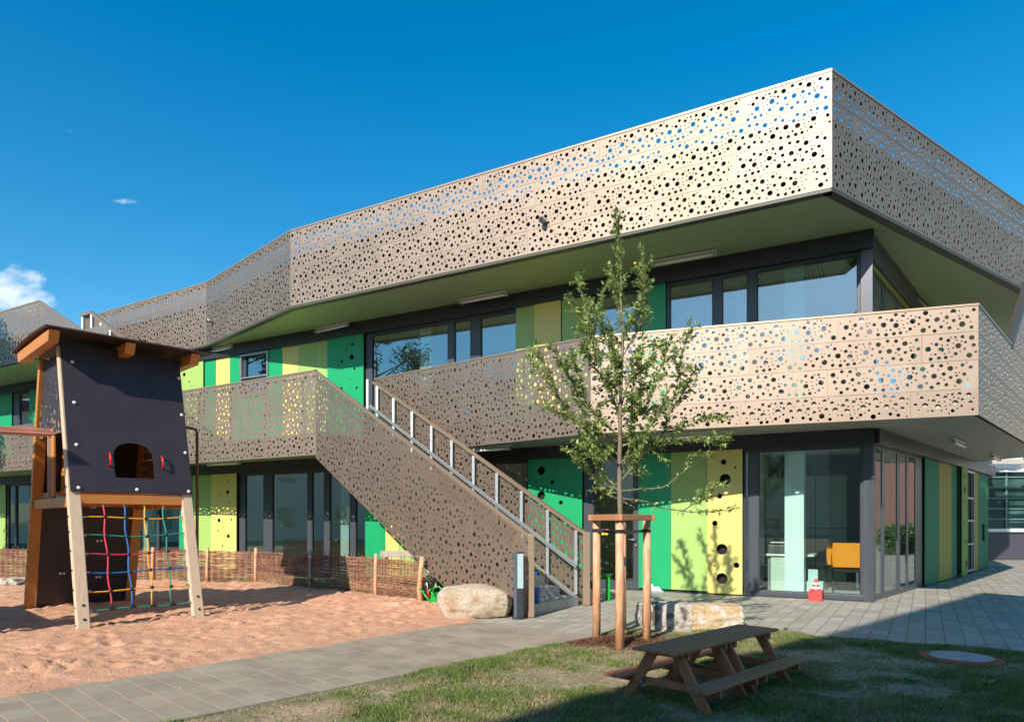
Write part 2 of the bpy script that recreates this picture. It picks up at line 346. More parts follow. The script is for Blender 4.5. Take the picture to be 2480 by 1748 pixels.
# the perforation pattern of one sheet: big, middle and small punched holes
TW, TH = 1.26, .44
def make_pattern():
    rnd = random.Random(3); out = []
    def far(x, y, r, gap):
        for (a, b, q) in out:
            dx = abs(x - a); dx = min(dx, TW - dx); dy = abs(y - b)
            if dx * dx + dy * dy < (r + q + gap) ** 2: return False
        return True
    for r, num, gap in ((.040, 9, .06), (.0275, 21, .018), (.019, 8, .014), (.0125, 27, .010)):
        for c in range(num):
            best = None
            for t in range(60):
                x = rnd.random() * TW; y = .014 + r + rnd.random() * (TH - .028 - 2 * r); dmin = 9
                for (a, b, q) in out:
                    dx = abs(x - a); dx = min(dx, TW - dx); dmin = min(dmin, math.hypot(dx, y - b) - r - q - (.03 if q > .03 and r > .03 else 0))
                if dmin > gap * .6 and (best is None or dmin > best[0]): best = (dmin, x, y)
                if best and t > 14 and best[0] > gap * (1.0 + rnd.random() * 1.3): break
            if best: out.append((best[1], best[2], r * rnd.uniform(.92, 1.06)))
    return out
PAT = make_pattern()
def clip(poly, a, b, c):                     # keep a*x+b*y<=c
    out = []; n = len(poly)
    for i in range(n):
        p = poly[i]; q = poly[(i + 1) % n]; dp = a * p[0] + b * p[1] - c; dq = a * q[0] + b * q[1] - c
        if dp <= 0: out.append(p)
        if (dp < 0 < dq) or (dq < 0 < dp): t = dp / (dp - dq); out.append((p[0] + (q[0] - p[0]) * t, p[1] + (q[1] - p[1]) * t))
    return out
def cladding(name, P, poly, rows, parent, ang=0., base=None, th=.008, off=0., stag=0., plen=2.5, margin=.014):
    """perforated sheets: rows along direction ang, joints staggered"""
    mb = MB(); ca, sa = math.cos(ang), math.sin(ang)
    rot = [(x * ca + y * sa, -x * sa + y * ca) for x, y in poly]
    y0 = min(p[1] for p in rot) if base is None else base; y1 = max(p[1] for p in rot); x0 = min(p[0] for p in rot); x1 = max(p[0] for p in rot)
    H = (y1 - y0) / rows if isinstance(rows, int) else rows
    nrow = int(math.ceil((y1 - y0) / H - 1e-6)); g = .003
    for k in range(-1, nrow + 1):
        a = y0 + k * H; strip = clip(clip(rot, 0, 1, a + H - g), 0, -1, -(a + g))
        if len(strip) < 3: continue
        js = (k * .47 * plen + stag) % plen
        xs = x0 - plen + js
        while xs < x1:
            cell = clip(clip(strip, 1, 0, xs + plen - g * .5), -1, 0, -(xs + g * .5))
            if len(cell) >= 3:
                ar = sum(cell[i][0] * cell[(i + 1) % len(cell)][1] - cell[(i + 1) % len(cell)][0] * cell[i][1] for i in range(len(cell))) / 2
                if ar < 0: cell = cell[::-1]; ar = -ar
                if ar > .004:
                    cx0 = min(p[0] for p in cell); cx1 = max(p[0] for p in cell); holes = []
                    shift = (k * .61) % TW; sc = H / TH
                    for q in range(int((cx0 - shift) / TW) - 1, int((cx1 - shift) / TW) + 2):
                        for (hx, hy, r) in PAT:
                            X = q * TW + shift + hx; Yh = a + hy * sc; ok = True
                            if X < cx0 or X > cx1: continue
                            for i in range(len(cell)):
                                p = cell[i]; w = cell[(i + 1) % len(cell)]; ex, ey = w[0] - p[0], w[1] - p[1]; L = math.hypot(ex, ey)
                                if L < 1e-5: continue
                                if (ex * (Yh - p[1]) - ey * (X - p[0])) / L < r + margin: ok = False; break
                            if ok: holes.append((X * ca - Yh * sa, X * sa + Yh * ca, r))
                    c2 = [(x * ca - y * sa, x * sa + y * ca) for x, y in cell]
                    # drop duplicate points
                    c3 = []
                    for p in c2:
                        if not c3 or math.hypot(p[0] - c3[-1][0], p[1] - c3[-1][1]) > 1e-4: c3.append(p)
                    if math.hypot(c3[0][0] - c3[-1][0], c3[0][1] - c3[-1][1]) < 1e-4: c3.pop()
                    if len(c3) >= 3: plate(mb, P, c3, holes, off, th)
            xs += plen
    return mb.build(name, CLAD, parent, fixn=False)

def smooth_noise(x, y, s, o=0.): return noise.noise(Vector((x * s + o, y * s - o, o * .7)))
def poly_sheet(name, pts, z, m_, th=0., parent=None):
    mb = MB()
    if th: mb.prism([(p[0], p[1], z - th) for p in pts], (0, 0, th))
    else: mb.add([(p[0], p[1], z) for p in pts], [tuple(range(len(pts)))])
    return mb.build(name, m_, parent)
def inside(pt, poly):
    x, y = pt; c = False; n = len(poly)
    for i in range(n):
        x1, y1 = poly[i][0], poly[i][1]; x2, y2 = poly[(i + 1) % n][0], poly[(i + 1) % n][1]
        if (y1 > y) != (y2 > y) and x < (x2 - x1) * (y - y1) / (y2 - y1) + x1: c = not c
    return c

# ------------------------------------------------------------------ ground
gr = MB().add([(-400, -400, -.03), (400, -400, -.03), (400, 600, -.03), (-400, 600, -.03)], [(0, 1, 2, 3)]).build('ground', SOIL); tag(gr, kind='structure')
PL0 = Vector((-2.40, 4.91)); PLd = (Vector((1.006, 8.44)) - PL0).normalized()
PU0 = Vector((-4.16, 5.55)); PUd = (Vector((-.58, 9.70)) - PU0).normalized()
pa = PL0 - PLd * 7; pb = PU0 - PUd * 7; J1 = Vector((-.50, 9.76)); J2 = Vector((1.03, 8.46))
path = poly_sheet('path', [pa, PL0, J2, J1, PU0, pb], .02, PATHM, .06); tag(path, kind='structure')
pz = [J2, G(1520, 1523).xy, G(1600, 1528).xy, G(1760, 1531).xy, G(1873, 1529.5).xy, G(2462, 1583).xy, Vector((12, 3.3)), Vector((40, 2)), Vector((40, 45)), Vector((-3, 45)), Vector((-3.3, 17)), Vector((-1.3, 13.2)), Vector((-.9, 10.6)), J1]
plaza = poly_sheet('pavement', pz, .02, PLAZAM, .06); tag(plaza, kind='structure')

FEN = [(-30, 1400), (120, 1404), (250, 1407), (372, 1409), (504, 1411), (621, 1412.5), (752, 1427), (911, 1444), (1021, 1461)]
FP = [G(a, b).xy for a, b in FEN]
_o = Vector((.10, -.085))
sandpoly = [pb + _o, PU0 + _o, J1 + _o, Vector((-.75, 10.4)), FP[8] + Vector((.35, .0)), FP[8], FP[7], FP[6], FP[5], FP[4], FP[3], FP[2], FP[1], FP[0], Vector((-17, 13)), Vector((-17, -2))]
rs = random.Random(5)
prints = []
while len(prints) < 1500:
    x = rs.uniform(-11, .3); y = rs.uniform(4.2, 16)
    if inside((x, y), sandpoly): prints.append((x, y, rs.uniform(.04, .10), rs.uniform(.012, .040), rs.uniform(0, 3.14)))
pgrid = {}
for p in prints: pgrid.setdefault((int(p[0] * 3), int(p[1] * 3)), []).append(p)
def dist_line(p, a, b):
    a = Vector(a); b = Vector(b); ab = b - a; t = max(0, min(1, (p - a).dot(ab) / ab.length_squared)); return (p - a - ab * t).length
def sand_h(x, y):
    h = .045 * smooth_noise(x, y, .55, 3) + .028 * smooth_noise(x, y, 1.7, 9) + .014 * smooth_noise(x, y, 4.5, 2) + .012 * smooth_noise(x, y, 9, 5) + .006 * smooth_noise(x, y, 19, 5) + .045
    gx, gy = int(x * 3), int(y * 3)
    for i in (-1, 0, 1):
        for j in (-1, 0, 1):
            for (a, b, r, d, an) in pgrid.get((gx + i, gy + j), ()):
                dx, dy = x - a, y - b; u = (dx * math.cos(an) + dy * math.sin(an)) / (r * 1.5); v = (-dx * math.sin(an) + dy * math.cos(an)) / r
                q = u * u + v * v
                if q < 4: h += d * (-math.exp(-q * 1.6) + .45 * math.exp(-(math.sqrt(q) - 1.25) ** 2 * 7))
    # the dug heap in the foreground
    for (a, b, r, d) in ((-4.35, 6.42, .22, .060), (-4.66, 6.22, .15, .05), (-4.08, 6.60, .15, .035), (-4.50, 6.36, .10, .03), (-4.2, 6.5, .08, .03)):
        q = ((x - a) ** 2 + (y - b) ** 2) / r ** 2
        if q < 5: h += d * math.exp(-q * 1.2) * (1 + 1.5 * smooth_noise(x, y, 15, 4) + 1.3 * smooth_noise(x, y, 31, 7))
    e = (x - PU0.x) * -PUd.y + (y - PU0.y) * PUd.x        # signed distance from the path edge
    if y < J1.y + .4 or e < .5:
        k = max(0., min(1, e / .45)); k = k * k * (3 - 2 * k)
        h0 = .024 + .014 * smooth_noise(x, y, 5, 8) + .006 * smooth_noise(x, y, 17, 3) + (e * .16 if e < 0 else 0)
        return h0 + (h - h0) * k
    return h
def grid_mesh(name, poly, hf, m_, ycuts, dxf):
    """grid finer near the camera"""
    vs = []; idx = {}; fs = []
    rows = ycuts
    xmin = min(p[0] for p in poly); xmax = max(p[0] for p in poly)
    for j, y in enumerate(rows):
        pass
    dx = dxf; nx = int((xmax - xmin) / dx) + 1
    for j, y in enumerate(rows):
        for i in range(nx + 1):
            x = xmin + i * dx; idx[(i, j)] = len(vs); vs.append((x, y))
    keep = []
    for j in range(len(rows) - 1):
        for i in range(nx):
            cx = xmin + (i + .5) * dx; cy = (rows[j] + rows[j + 1]) / 2
            if inside((cx, cy), poly): keep.append((idx[(i, j)], idx[(i + 1, j)], idx[(i + 1, j + 1)], idx[(i, j + 1)]))
    used = sorted({a for f in keep for a in f}); mp = {a: k for k, a in enumerate(used)}
    v3 = [(vs[a][0], vs[a][1], hf(*vs[a])) for a in used]
    mb = MB().add(v3, [tuple(mp[a] for a in f) for f in keep]); return mb.build(name, m_, None, smooth=True)
ys = [1.0]
while ys[-1] < 17.2: ys.append(ys[-1] + (.035 if ys[-1] > 4.5 else .12))
big = [Vector((max(p[0], -13.5), p[1])) for p in sandpoly]
sand = grid_mesh('sandpit_sand', big, sand_h, SAND, ys, .04); tag(sand, kind='structure')

lawnpoly = [Vector(pa), PL0, J2, G(1520, 1523).xy, G(1600, 1528).xy, G(1760, 1531).xy, G(1873, 1529.5).xy, G(2462, 1583).xy, Vector((12, 3.3)), Vector((12, -1)), Vector((-6, -1))]
def lawn_h(x, y):
    p = Vector((x, y)); e = min(dist_line(p, lawnpoly[i], lawnpoly[i + 1]) for i in range(8)); k = min(1, e / .3)
    h = .005 + k * (.02 + .022 * smooth_noise(x, y, 1.1, 6) + .012 * smooth_noise(x, y, 5, 6))
    q = math.hypot(x - 4.62, y - 7.03); w = max(0., min(1., (.75 - q) / .35)); return h * (1 - w) + .022 * w
ys = [3.6 + .06 * i for i in range(98)]
lawn = grid_mesh('lawn_ground', lawnpoly, lawn_h, SOIL, ys, .06); tag(lawn, kind='structure')
def dens(x, y): return smooth_noise(x, y, .9, 11) * .9 + smooth_noise(x, y, 2.6, 4) * .55 + .10
def blades(name, n, poly, xr, yr, hmin, hmax, hf, df, m_, w=.004, zoff=0.):
    rr = random.Random(11); v = []; f = []
    c = 0; t = 0
    while c < n and t < n * 12:
        t += 1; x = rr.uniform(*xr); y = rr.uniform(*yr)
        if y > 4.6 and rr.random() > (5.5 / y) ** 1.1: continue
        if abs(x) > .80 * y + .5: continue
        if rr.random() > df(x, y): continue
        if not inside((x, y), poly): continue
        z = hf(x, y) - .004 + zoff; c += 1
        for q in range(3):
            h = rr.uniform(hmin, hmax) * (.5 + df(x, y)); a = rr.uniform(0, 6.28); le = rr.uniform(.2, .9) * h; bx = x + rr.gauss(0, .012); by = y + rr.gauss(0, .012)
            a2 = rr.uniform(0, 6.28); wx, wy = math.cos(a2) * w, math.sin(a2) * w; k = len(v)
            v += [(bx - wx, by - wy, z), (bx + wx, by + wy, z), (bx + math.cos(a) * le * .4 + wx * .6, by + math.sin(a) * le * .4 + wy * .6, z + h * .6), (bx + math.cos(a) * le * .4 - wx * .6, by + math.sin(a) * le * .4 - wy * .6, z + h * .6), (bx + math.cos(a) * le, by + math.sin(a) * le, z + h)]
            f += [(k, k + 1, k + 2, k + 3), (k + 3, k + 2, k + 4)]
    return MB().add(v, f).build(name, m_, None, fixn=False)
gdens = lambda x, y: 0 if math.hypot(x - 4.62, y - 7.03) < .37 + .06 * smooth_noise(x, y, 6, 1) else .05 if math.hypot((x - 1.2) / 1.25, (y - 8.05) / .75) < .55 + .2 * smooth_noise(x, y, 4, 1) else max(.07, min(1, .40 + 1.55 * dens(x, y)))
g1 = blades('grass', 80000, lawnpoly, (-2.6, 8), (4.2, 9.3), .014, .042, lawn_h, gdens, GRASSM, .0045); tag(g1, kind='stuff')
backpoly = [FP[i] + Vector((0, .1)) for i in range(9)] + [Vector((-1.4, 13.4)), Vector((-3.3, 17.0))] + [F.P(F.s(p), 0, .9).xy for p in (800, 560, 300, 60, -20)]
bgm = mat('play_turf', (.06, .22, .03), .9, noise_amt=.3, nscale=12)
turf = poly_sheet('turf', backpoly, -.012, bgm); tag(turf, kind='structure')
g2 = blades('grass_behind_fence', 5000, backpoly, (-14, 0), (11.5, 20), .04, .09, lambda x, y: -.01, lambda x, y: .9, mat('turf_blades', (.07, .24, .035), .7, island=.4), .006); tag(g2, kind='stuff')
edgepoly = []
def edge_d(x, y):
    p = Vector((x, y)); return 1. if min(dist_line(p, FP[i], FP[i + 1]) for i in range(3, 6)) < .14 else 0.
g3 = blades('grass_along_fence', 1600, [(-13, 10), (0, 10), (0, 18), (-13, 18)], (-13, -4), (13, 17), .04, .10, lambda x, y: .03, edge_d, mat('dry_grass', (.20, .22, .06), .7, island=.4), .005); tag(g3, kind='stuff')

# ------------------------------------------------------------------ building
B = thing('kindergarten_building', (6.3, 11.92, 0), 'two storey kindergarten with perforated champagne metal parapets and green and yellow wall panels', 'building')
Z0, ZH, ZB = .06, 2.80, 3.10           # ground floor: floor, head of the openings, underside of the balcony
U0, UH, UB = 3.42, 6.20, 6.52          # upper floor
RB = 6.55                              # lower edge of the roof parapet
# --- roof outline (plan) from measured corners
def atz(px, py, z): Y = FOC * (z - EYE) / (HY - py); return Vector(((px - HX) / FOC * Y, Y))
R0 = atz(2015, 454, RB); R1 = atz(704, 742, RB); R2 = atz(499, 835, RB)
R3 = R2 + Vector((-1.65, 1)) * 3.5
Rt = lambda p, px, pyt: EYE + (HY - pyt) * p.y / FOC
RT = (Rt(R0, 2012, 168) + Rt(R1, 706, 561) + Rt(R2, 499, 688)) / 3
REd = Vector((1.396, 1)).normalized(); R5 = R0 + REd * 11
LW0 = atz(0, 887, RB); LWd = Vector((-1.78, 1)).normalized()
LWp = LW0 - LWd * 2.43; LWe = LW0 - LWd * 5.6; LWf = LW0 + LWd * 5
def seg(A, Bp, z0, z1, name, rows=4, **k):
    P = Pl(A, Bp - A); L = (Bp - A).length
    if isinstance(z0, tuple): poly = [(0, z0[0]), (L, z0[1]), (L, z1[1]), (0, z1[0])]
    else: poly = [(0, z0), (L, z0), (L, z1), (0, z1)]
    return P, L, cladding(name, P, poly, rows, B, **k)
def caprail(P, L, z0, z1, off0=-.05, off1=.012, h=.035, name='parapet_cap', parent=None, s0=0.):
    a, b, c, d = P.P(s0, z0, off0), P.P(L, z1, off0), P.P(L, z1, off1), P.P(s0, z0, off1)
    return MB().prism([a, b, c, d], (0, 0, h)).build(name, CLADCAP, parent or B)
def backing(P, L, z0, z1, off, name='parapet_backing', s0=0., m_=None, th=.03):
    mb = MB(); P.rect(mb, s0, L, z0, z1, off - th, off); return mb.build(name, m_ or BLACKVOID, B)
roofsegs = []
for (A, Bp, st, ex) in ((R0, R1, .3, 0), (R1, R2, 1.1, 0), (R2, R3, .6, 0)):
    P, L, o = seg(A, Bp, RB, RT - .0, 'perforated_parapet', stag=st); roofsegs.append((P, L))
    caprail(P, L, RT, RT)
    backing(P, L, RB + .03, RB + 1.24, -.16)
    backing(P, L, RT - .14, RT - .01, -.05, 'parapet_rail')
PE = Pl(R0, REd, flip=(REd.y, -REd.x)); LE = 11.
cladding('perforated_parapet', PE, [(0, RB), (LE, RB), (LE, RT), (0, RT)], 4, B, stag=.8)
caprail(PE, LE, RT, RT); backing(PE, LE, RB + .03, RB + 1.24, -.16, s0=.12); backing(PE, LE, RT - .14, RT - .01, -.05, 'parapet_rail', s0=.05)
# thin bottom trim
for P, L in roofsegs + [(PE, LE)]:
    mb = MB(); P.rect(mb, .01, L, RB - .05, RB - .004, -.16, -.002); mb.build('parapet_trim', mat('trim_olive', (.07, .07, .045), .5), B)
# left wing roof parapet, dropping along its stair
PW = Pl(LWf, -LWd); sw = lambda v: (v - LWf).length
zpk = 8.32
sA, sPk, sEnd = 0., sw(LWp), sw(LWp) + 6.5
zend = zpk - (sEnd - sPk) * .52
cladding('perforated_parapet', PW, [(0, RB), (sPk, RB), (sPk, zpk), (0, zpk)], 4, B, stag=.5)
drop = math.atan2(-.52, 1)
cladding('perforated_parapet', PW, [(sPk, RB), (sPk + .3, RB), (sEnd, zend - 1.7), (sEnd, zend), (sPk, zpk)], .44, B, ang=drop, base=None)
caprail(PW, sPk, zpk, zpk); caprail(PW, sEnd, zpk, zend, s0=sPk)
backing(PW, sPk - .1, RB + .03, RB + 1.0, -.16)
# inner stair parapet with galvanised posts (left wing roof stair)
RSv = [AT(199, 764, 22.0), AT(221, 757, 21.6), AT(330, 845, 20.4)]
PI = Pl(RSv[1].xy, (RSv[2] - RSv[1]).xy); LI = (RSv[2] - RSv[1]).xy.length
ai = math.atan2(RSv[2].z - RSv[1].z, LI)
cladding('perforated_parapet', PI, [(0, RSv[1].z - 1.9), (LI, RSv[2].z - 1.9), (LI, RSv[2].z), (0, RSv[1].z)], .44, B, ang=ai, off=-.06)
PJ = Pl(RSv[0].xy, (RSv[1] - RSv[0]).xy); LJ = (RSv[1] - RSv[0]).xy.length
cladding('perforated_parapet', PJ, [(0, RSv[0].z - 1.9), (LJ, RSv[1].z - 1.9), (LJ, RSv[1].z), (0, RSv[0].z)], .44, B, off=-.06)
MB().bar(RSv[0], RSv[1], .1, .09).bar(RSv[1], RSv[2], .1, .09).build('parapet_cap', CLADCAP, B)
mb = MB()
for P_, L_, k in ((PJ, LJ, (0.03,)), (PI, LI, (.02, .55, 1.05, 1.55, 2.0))):
    for s_ in k:
        zt = RSv[0].z if P_ is PJ else RSv[1].z + (RSv[2].z - RSv[1].z) * s_ / LI
        mb.bar(P_.P(s_, zt - 1.9, .0), P_.P(s_, zt - .03, .0), .05, .05)
mb.bar(PI.P(0, RSv[1].z - .95, .02), PI.P(LI, RSv[2].z - .95, .02), .05, .07); mb.bar(PJ.P(0, RSv[0].z - .95, .02), PJ.P(LJ, RSv[1].z - .95, .02), .05, .07)
mb.build('guard_rail', GALV, B)

# roof body + soffit
Fp = lambda px, off=0., z=0: F.P(F.s(px), z, off)
backL = F.P(28, 0, -9).xy; backR = E.P(22, 0, -9).xy
outline = [R5, R0, R1, R2, R3, LWe, LWp, LW0, LWf, LWf + Vector((-8, 4)), Vector((-16, 40)), Vector((18, 40)), R5 + Vector((4, 12))]
sof = poly_sheet('soffit', [p + (Vector((0, .02))) for p in outline], RB - .032, SOFFIT, 0, B)
ins = [R5 + Vector((-.3, .1)), R0 + Vector((0, .32)), R1 + Vector((.05, .3)), R2 + Vector((.1, .3)), R3 + Vector((.1, .3)), LWe + Vector((.1, .3)), LWp + Vector((.1, .3)), LW0 + Vector((.1, .3)), LWf + Vector((.1, .3)), Vector((-16, 38)), Vector((17, 38))]
poly_sheet('roof', ins, 7.25, mat('roof_membrane', (.17, .16, .15), .9), .65, B)

# --- walls on the front
H_ = {}
def reg(ox, oy, s, lst, P):
    out = []
    for (x, y, r) in lst:
        px = ox + x / s; py = oy + y / s; a = P.s(px); Y = P.o.y + a * P.d.y; out.append((a, P.z(px, py), r / s * Y / FOC))
    return out
h_g_yel = reg(1540, 1040, 3.677, [(785, 290, 24), (890, 337, 10), (800, 443, 48), (750, 592, 23), (708, 833, 24), (770, 1063, 48), (706, 1210, 9), (900, 1205, 25), (771, 1322, 48)], F)
h_g_grn = reg(860, 860, 3.677, [(1663, 1027, 38), (1801, 1009, 8), (1761, 1130, 19), (1612, 1123, 8), (1663, 1248, 38), (1837, 1310, 19), (1832, 1450, 28), (1700, 1560, 12)], F)
h_l_yel = reg(420, 1100, 3.677, [(502, 237, 9), (460, 272, 4), (495, 335, 19), (428, 360, 9), (513, 428, 10), (529, 580, 10), (418, 587, 19), (412, 680, 9), (501, 727, 19), (424, 763, 4), (450, 810, 10)], F)
h_u_grn = reg(420, 800, 3.677, [(1603, 127, 14), (1549, 174, 6), (1596, 240, 24), (1508, 278, 13), (1621, 342, 12), (1511, 354, 6), (1581, 435, 6), (1641, 513, 12), (1503, 525, 18)], F)
h_u_lim = reg(420, 800, 3.677, [(106, 395, 18), (172, 378, 5), (150, 460, 9), (83, 465, 4), (173, 500, 4)], F)
h_fl1 = reg(0, 800, 5.393, [(85, 1080, 16), (32, 1108, 8), (95, 973, 7), (97, 1178, 8)], F)
h_fl2 = reg(0, 800, 5.393, [(437, 1022, 14), (415, 1133, 8)], F)
def panel(P, p0, p1, z0, z1, m_, holes=(), off=.0, name='facade_panel', th=.022):
    a0, a1 = sorted((P.s(p0), P.s(p1))); g = .004; mb = MB()
    hs = [h for h in holes if a0 + h[2] + .005 < h[0] < a1 - h[2] - .005 and z0 + h[2] < h[1] < z1 - h[2]]
    plate(mb, P, [(a0 + g, z0), (a1 - g, z0), (a1 - g, z1), (a0 + g, z1)], hs, off, th)
    o = mb.build(name, m_, B)
    mb = MB(); P.rect(mb, a0, a1, z0, z1, -.30, -.075); mb.build('wall', BLACKVOID, B)
    return o
def window(P, cuts, z0, z1, off=-.05, fw=.05, name='window', gm=None, sash=False, d=.07, bottom=.07, rec=.035):
    """cuts: px boundaries of panes [(p0,p1),...]; frame fills between first and last given edges"""
    e0, e1 = cuts[0], cuts[-1]; panes = cuts[1:-1]; a0, a1 = sorted((P.s(e0), P.s(e1)))
    mb = MB(); ps = sorted([tuple(sorted((P.s(a), P.s(b)))) for a, b in panes])
    P.rect(mb, a0, a1, z0, z0 + bottom, off - d, off + .004); P.rect(mb, a0, a1, z1 - .05, z1, off - d, off + .002)
    cur = a0
    for (q0, q1) in ps:
        if q0 - cur > .004: P.rect(mb, cur, q0, z0 + bottom, z1 - .05, off - d, off + .006)
        cur = q1
    if a1 - cur > .004: P.rect(mb, cur, a1, z0 + bottom, z1 - .05, off - d, off + .006)
    fr = mb.build(name, FRAME, B, bevel=.004)
    for (q0, q1) in ps:
        mb = MB(); P.rect(mb, q0 - .004, q1 + .004, z0 + bottom - .004, z1 - .046, off - rec - .006, off - rec)
        g = mb.build('pane', gm or GLASS, fr); 
        if rec < .03: continue
        bd = MB()          # slim inner sash
        for (x0, x1, y0, y1) in ((q0, q1, z0 + bottom, z0 + bottom + .018), (q0, q1, z1 - .068, z1 - .05), (q0, q0 + .018, z0 + bottom + .018, z1 - .068), (q1 - .018, q1, z0 + bottom + .018, z1 - .068)):
            P.rect(bd, x0, x1, y0, y1, off - .03, off - .008)
        bd.build('bead', DARKSTEEL, fr)
    return fr
# ground floor, right to left
CORNER = mat('corner_post_metal', (.10, .10, .115), .35, .2)
mb = MB(); a0 = F.s(2090); F.rect(mb, 0.02, a0, .02, ZH + .02, -.10, .0); mb.build('corner_post', FRAME, B, bevel=.006)
mb = MB(); E.rect(mb, .10, .16, .02, ZH + .02, -.06, .005); E.rect(mb, .0, .045, .02, ZH + .02, -.05, .012); mb.build('corner_post', FRAME, B, bevel=.004)
window(F, [1799.7, (1802, 1812.5), (1836, 2085), 2090], .0, ZH, gm=GLASS2, bottom=.13)
panel(F, 1713.5, 1799.5, .05, 2.84, YEL, h_g_yel, off=.05)
panel(F, 1625, 1713.3, .08, ZH, LIME, off=.012)
panel(F, 1546, 1625, .08, ZH, EMER)
dr = window(F, [1411.5, (1435, 1532.5), 1546], .0, ZH, name='glass_door', bottom=.20, gm=GLASS)
panel(F, 1280, 1411.5, .05, ZH, EMER, h_g_grn, off=.03)
window(F, [1100, (1108, 1185), (1195, 1276), 1280], .0, ZH)
panel(F, 966.8, 1100, .06, ZH, LIME); panel(F, 933, 966.8, .06, ZH, YEL); panel(F, 884, 932.6, .06, ZH, EMER)
window(F, [576.4, (590, 634.8), (656, 741), (752, 781.5), (795, 845.5), (858, 882), 884], .0, ZH, bottom=.12)
panel(F, 514.5, 576, .05, 2.84, YEL, h_l_yel, off=.05)
panel(F, 466, 514, .06, ZH, LIME); panel(F, 434, 466, .06, ZH, EMER)
window(F, [318, (322, 330), (334, 376), (381, 430), 434], .0, ZH, bottom=.12)
panel(F, 250, 318, .06, ZH, LIME); panel(F, 190, 250, .06, ZH, EMER)
window(F, [13, (17, 32), (36, 68), (74, 120), (126, 184), 190], .0, ZH, bottom=.12)
panel(F, -10, 13, .06, ZH, LIME); panel(F, -80, -10, .06, ZH, EMER)
# upper floor
mb = MB(); F.rect(mb, -.0, F.s(2084), U0, UH + .02, -.10, .0); mb.build('corner_post', CORNER, B, bevel=.006)
window(F, [1613, (1620, 1725), (1747, 1809.4), (1832, 2077), 2084], U0, UH, bottom=.12, gm=GLASS)
panel(F, 1553, 1612.6, U0, UH, EMER)
window(F, [1432, (1437, 1537), 1553], U0, UH, bottom=.12)
panel(F, 1360, 1432, U0, UH, LIME); panel(F, 1294.7, 1360, U0, UH + .03, YEL, off=.04); panel(F, 1249, 1294.5, U0, UH, LIME)
window(F, [883, (898, 1082), (1097, 1137), (1161, 1247.5), 1249], U0, UH, bottom=.12)
panel(F, 795, 883, U0, UH + .03, EMER, h_u_grn, off=.04)
panel(F, 764, 794.8, U0, UH, LIME); panel(F, 723, 764, U0, UH, LIME); panel(F, 684, 723, U0, UH, YEL); panel(F, 651, 684, U0, UH, EMER)
wz1 = F.z(617, 860); wz0 = F.z(617, 924) - .35
fr = window(F, [583, (592, 646), 651], wz0, UH - .02, bottom=.08)
mb = MB()
for (x0, x1, y0, y1) in ((F.s(651), F.s(583), wz0 - .06, wz0), (F.s(651), F.s(583), UH - .07, UH - .02), (F.s(651), F.s(651) + .06, wz0, UH - .07), (F.s(583) - .06, F.s(583), wz0, UH - .07), (F.s(651) + .06, F.s(583) - .06, F.z(617, 914), F.z(617, 914) + .04)):
    F.rect(mb, x0, x1, y0, y1, -.04, .035)
mb.build('window_surround', ALU, fr)
panel(F, 583, 651, U0, wz0 - .06, EMER)
panel(F, 557, 583, U0, UH, EMER); panel(F, 523, 557, U0, UH, YEL); panel(F, 496, 523, U0, UH, EMER)
panel(F, 437, 495, U0, UH + .03, LIME, h_u_lim, off=.04)
panel(F, 250, 437, U0, UH, EMER); panel(F, 93, 250, U0, UH, LIME)
panel(F, 70.5, 93, U0, UH, EMER, h_fl2)
window(F, [28.5, (44, 69.5), 70.5], U0, UH, bottom=.12)
panel(F, -30, 28.5, U0, UH, EMER, h_fl1)
# head beams
mb = MB(); F.rect(mb, -.02, 30, ZH, ZB + .002, -.35, .075); mb.build('head_beam', DARKSTEEL, B, bevel=.006)
mb = MB(); F.rect(mb, -.02, 30, UH, RB - .034, -.35, .075); mb.build('head_beam', DARKSTEEL, B, bevel=.006)
mb = MB(); E.rect(mb, .08, 9.6 * 1.3, ZH, ZB + .002, -.35, .09); mb.build('head_beam', DARKSTEEL, B, bevel=.006)
mb = MB(); F.rect(mb, 0, 30, .0, .05, -.30, -.02); mb.build('plinth', DARKSTEEL, B)
# east side, ground floor
window(E, [2113, (2117, 2121), (2124.5, 2142), (2148.5, 2178.5), (2186, 2201), (2206, 2222.5), 2239.5], .0, ZH, bottom=.13, gm=GLASS, rec=.004)
panel(E, 2240.5, 2274.5, .05, ZH, EMER_SHADE); panel(E, 2274.5, 2304.5, .05, ZH, YEL_SHADE); panel(E, 2304.5, 2318, .05, ZH, EMER_SHADE)
eh = [(E.s(2000 + x / 3.235), E.z(2000 + x / 3.235, 980 + y / 3.235), r) for x, y, r in ((1051, 558, .06), (1053, 660, .10), (1050, 755, .05), (1050, 920, .045), (1063, 1073, .07), (1076, 1165, .045), (1065, 1240, .10))]
panel(E, 2319, 2333, .05, ZH, mat('lime_panel_shaded', (.18, .30, .07), .6, 0, .25), eh, off=.10)  # darker copy of the lime, with the east side shade painted in
ew = window(E, [2334, (2336, 2350), 2354], .08, ZH, name='window')
mb = MB(); a0, a1 = E.s(2334), E.s(2354)
for z_ in (.10, .80, 1.42, 2.02, 2.72): E.rect(mb, a0, a1, z_, z_ + .05, -.02, .06)
E.rect(mb, a1 - .05, a1, .10, 2.77, -.02, .063); mb.build('window_bars', ALU, ew)
panel(E, 2355, 2369, .05, ZH, YEL_SHADE); panel(E, 2369, 2391, .05, ZH, EMER_SHADE)
mb = MB(); s_ = E.s(2380); E.rect(mb, s_ - .03, s_ + .03, .95, 1.35, .0, .05); E.rect(mb, s_ - .06, s_ + .06, .86, .95, .0, .06); mb.build('door_handle', BLK, B)
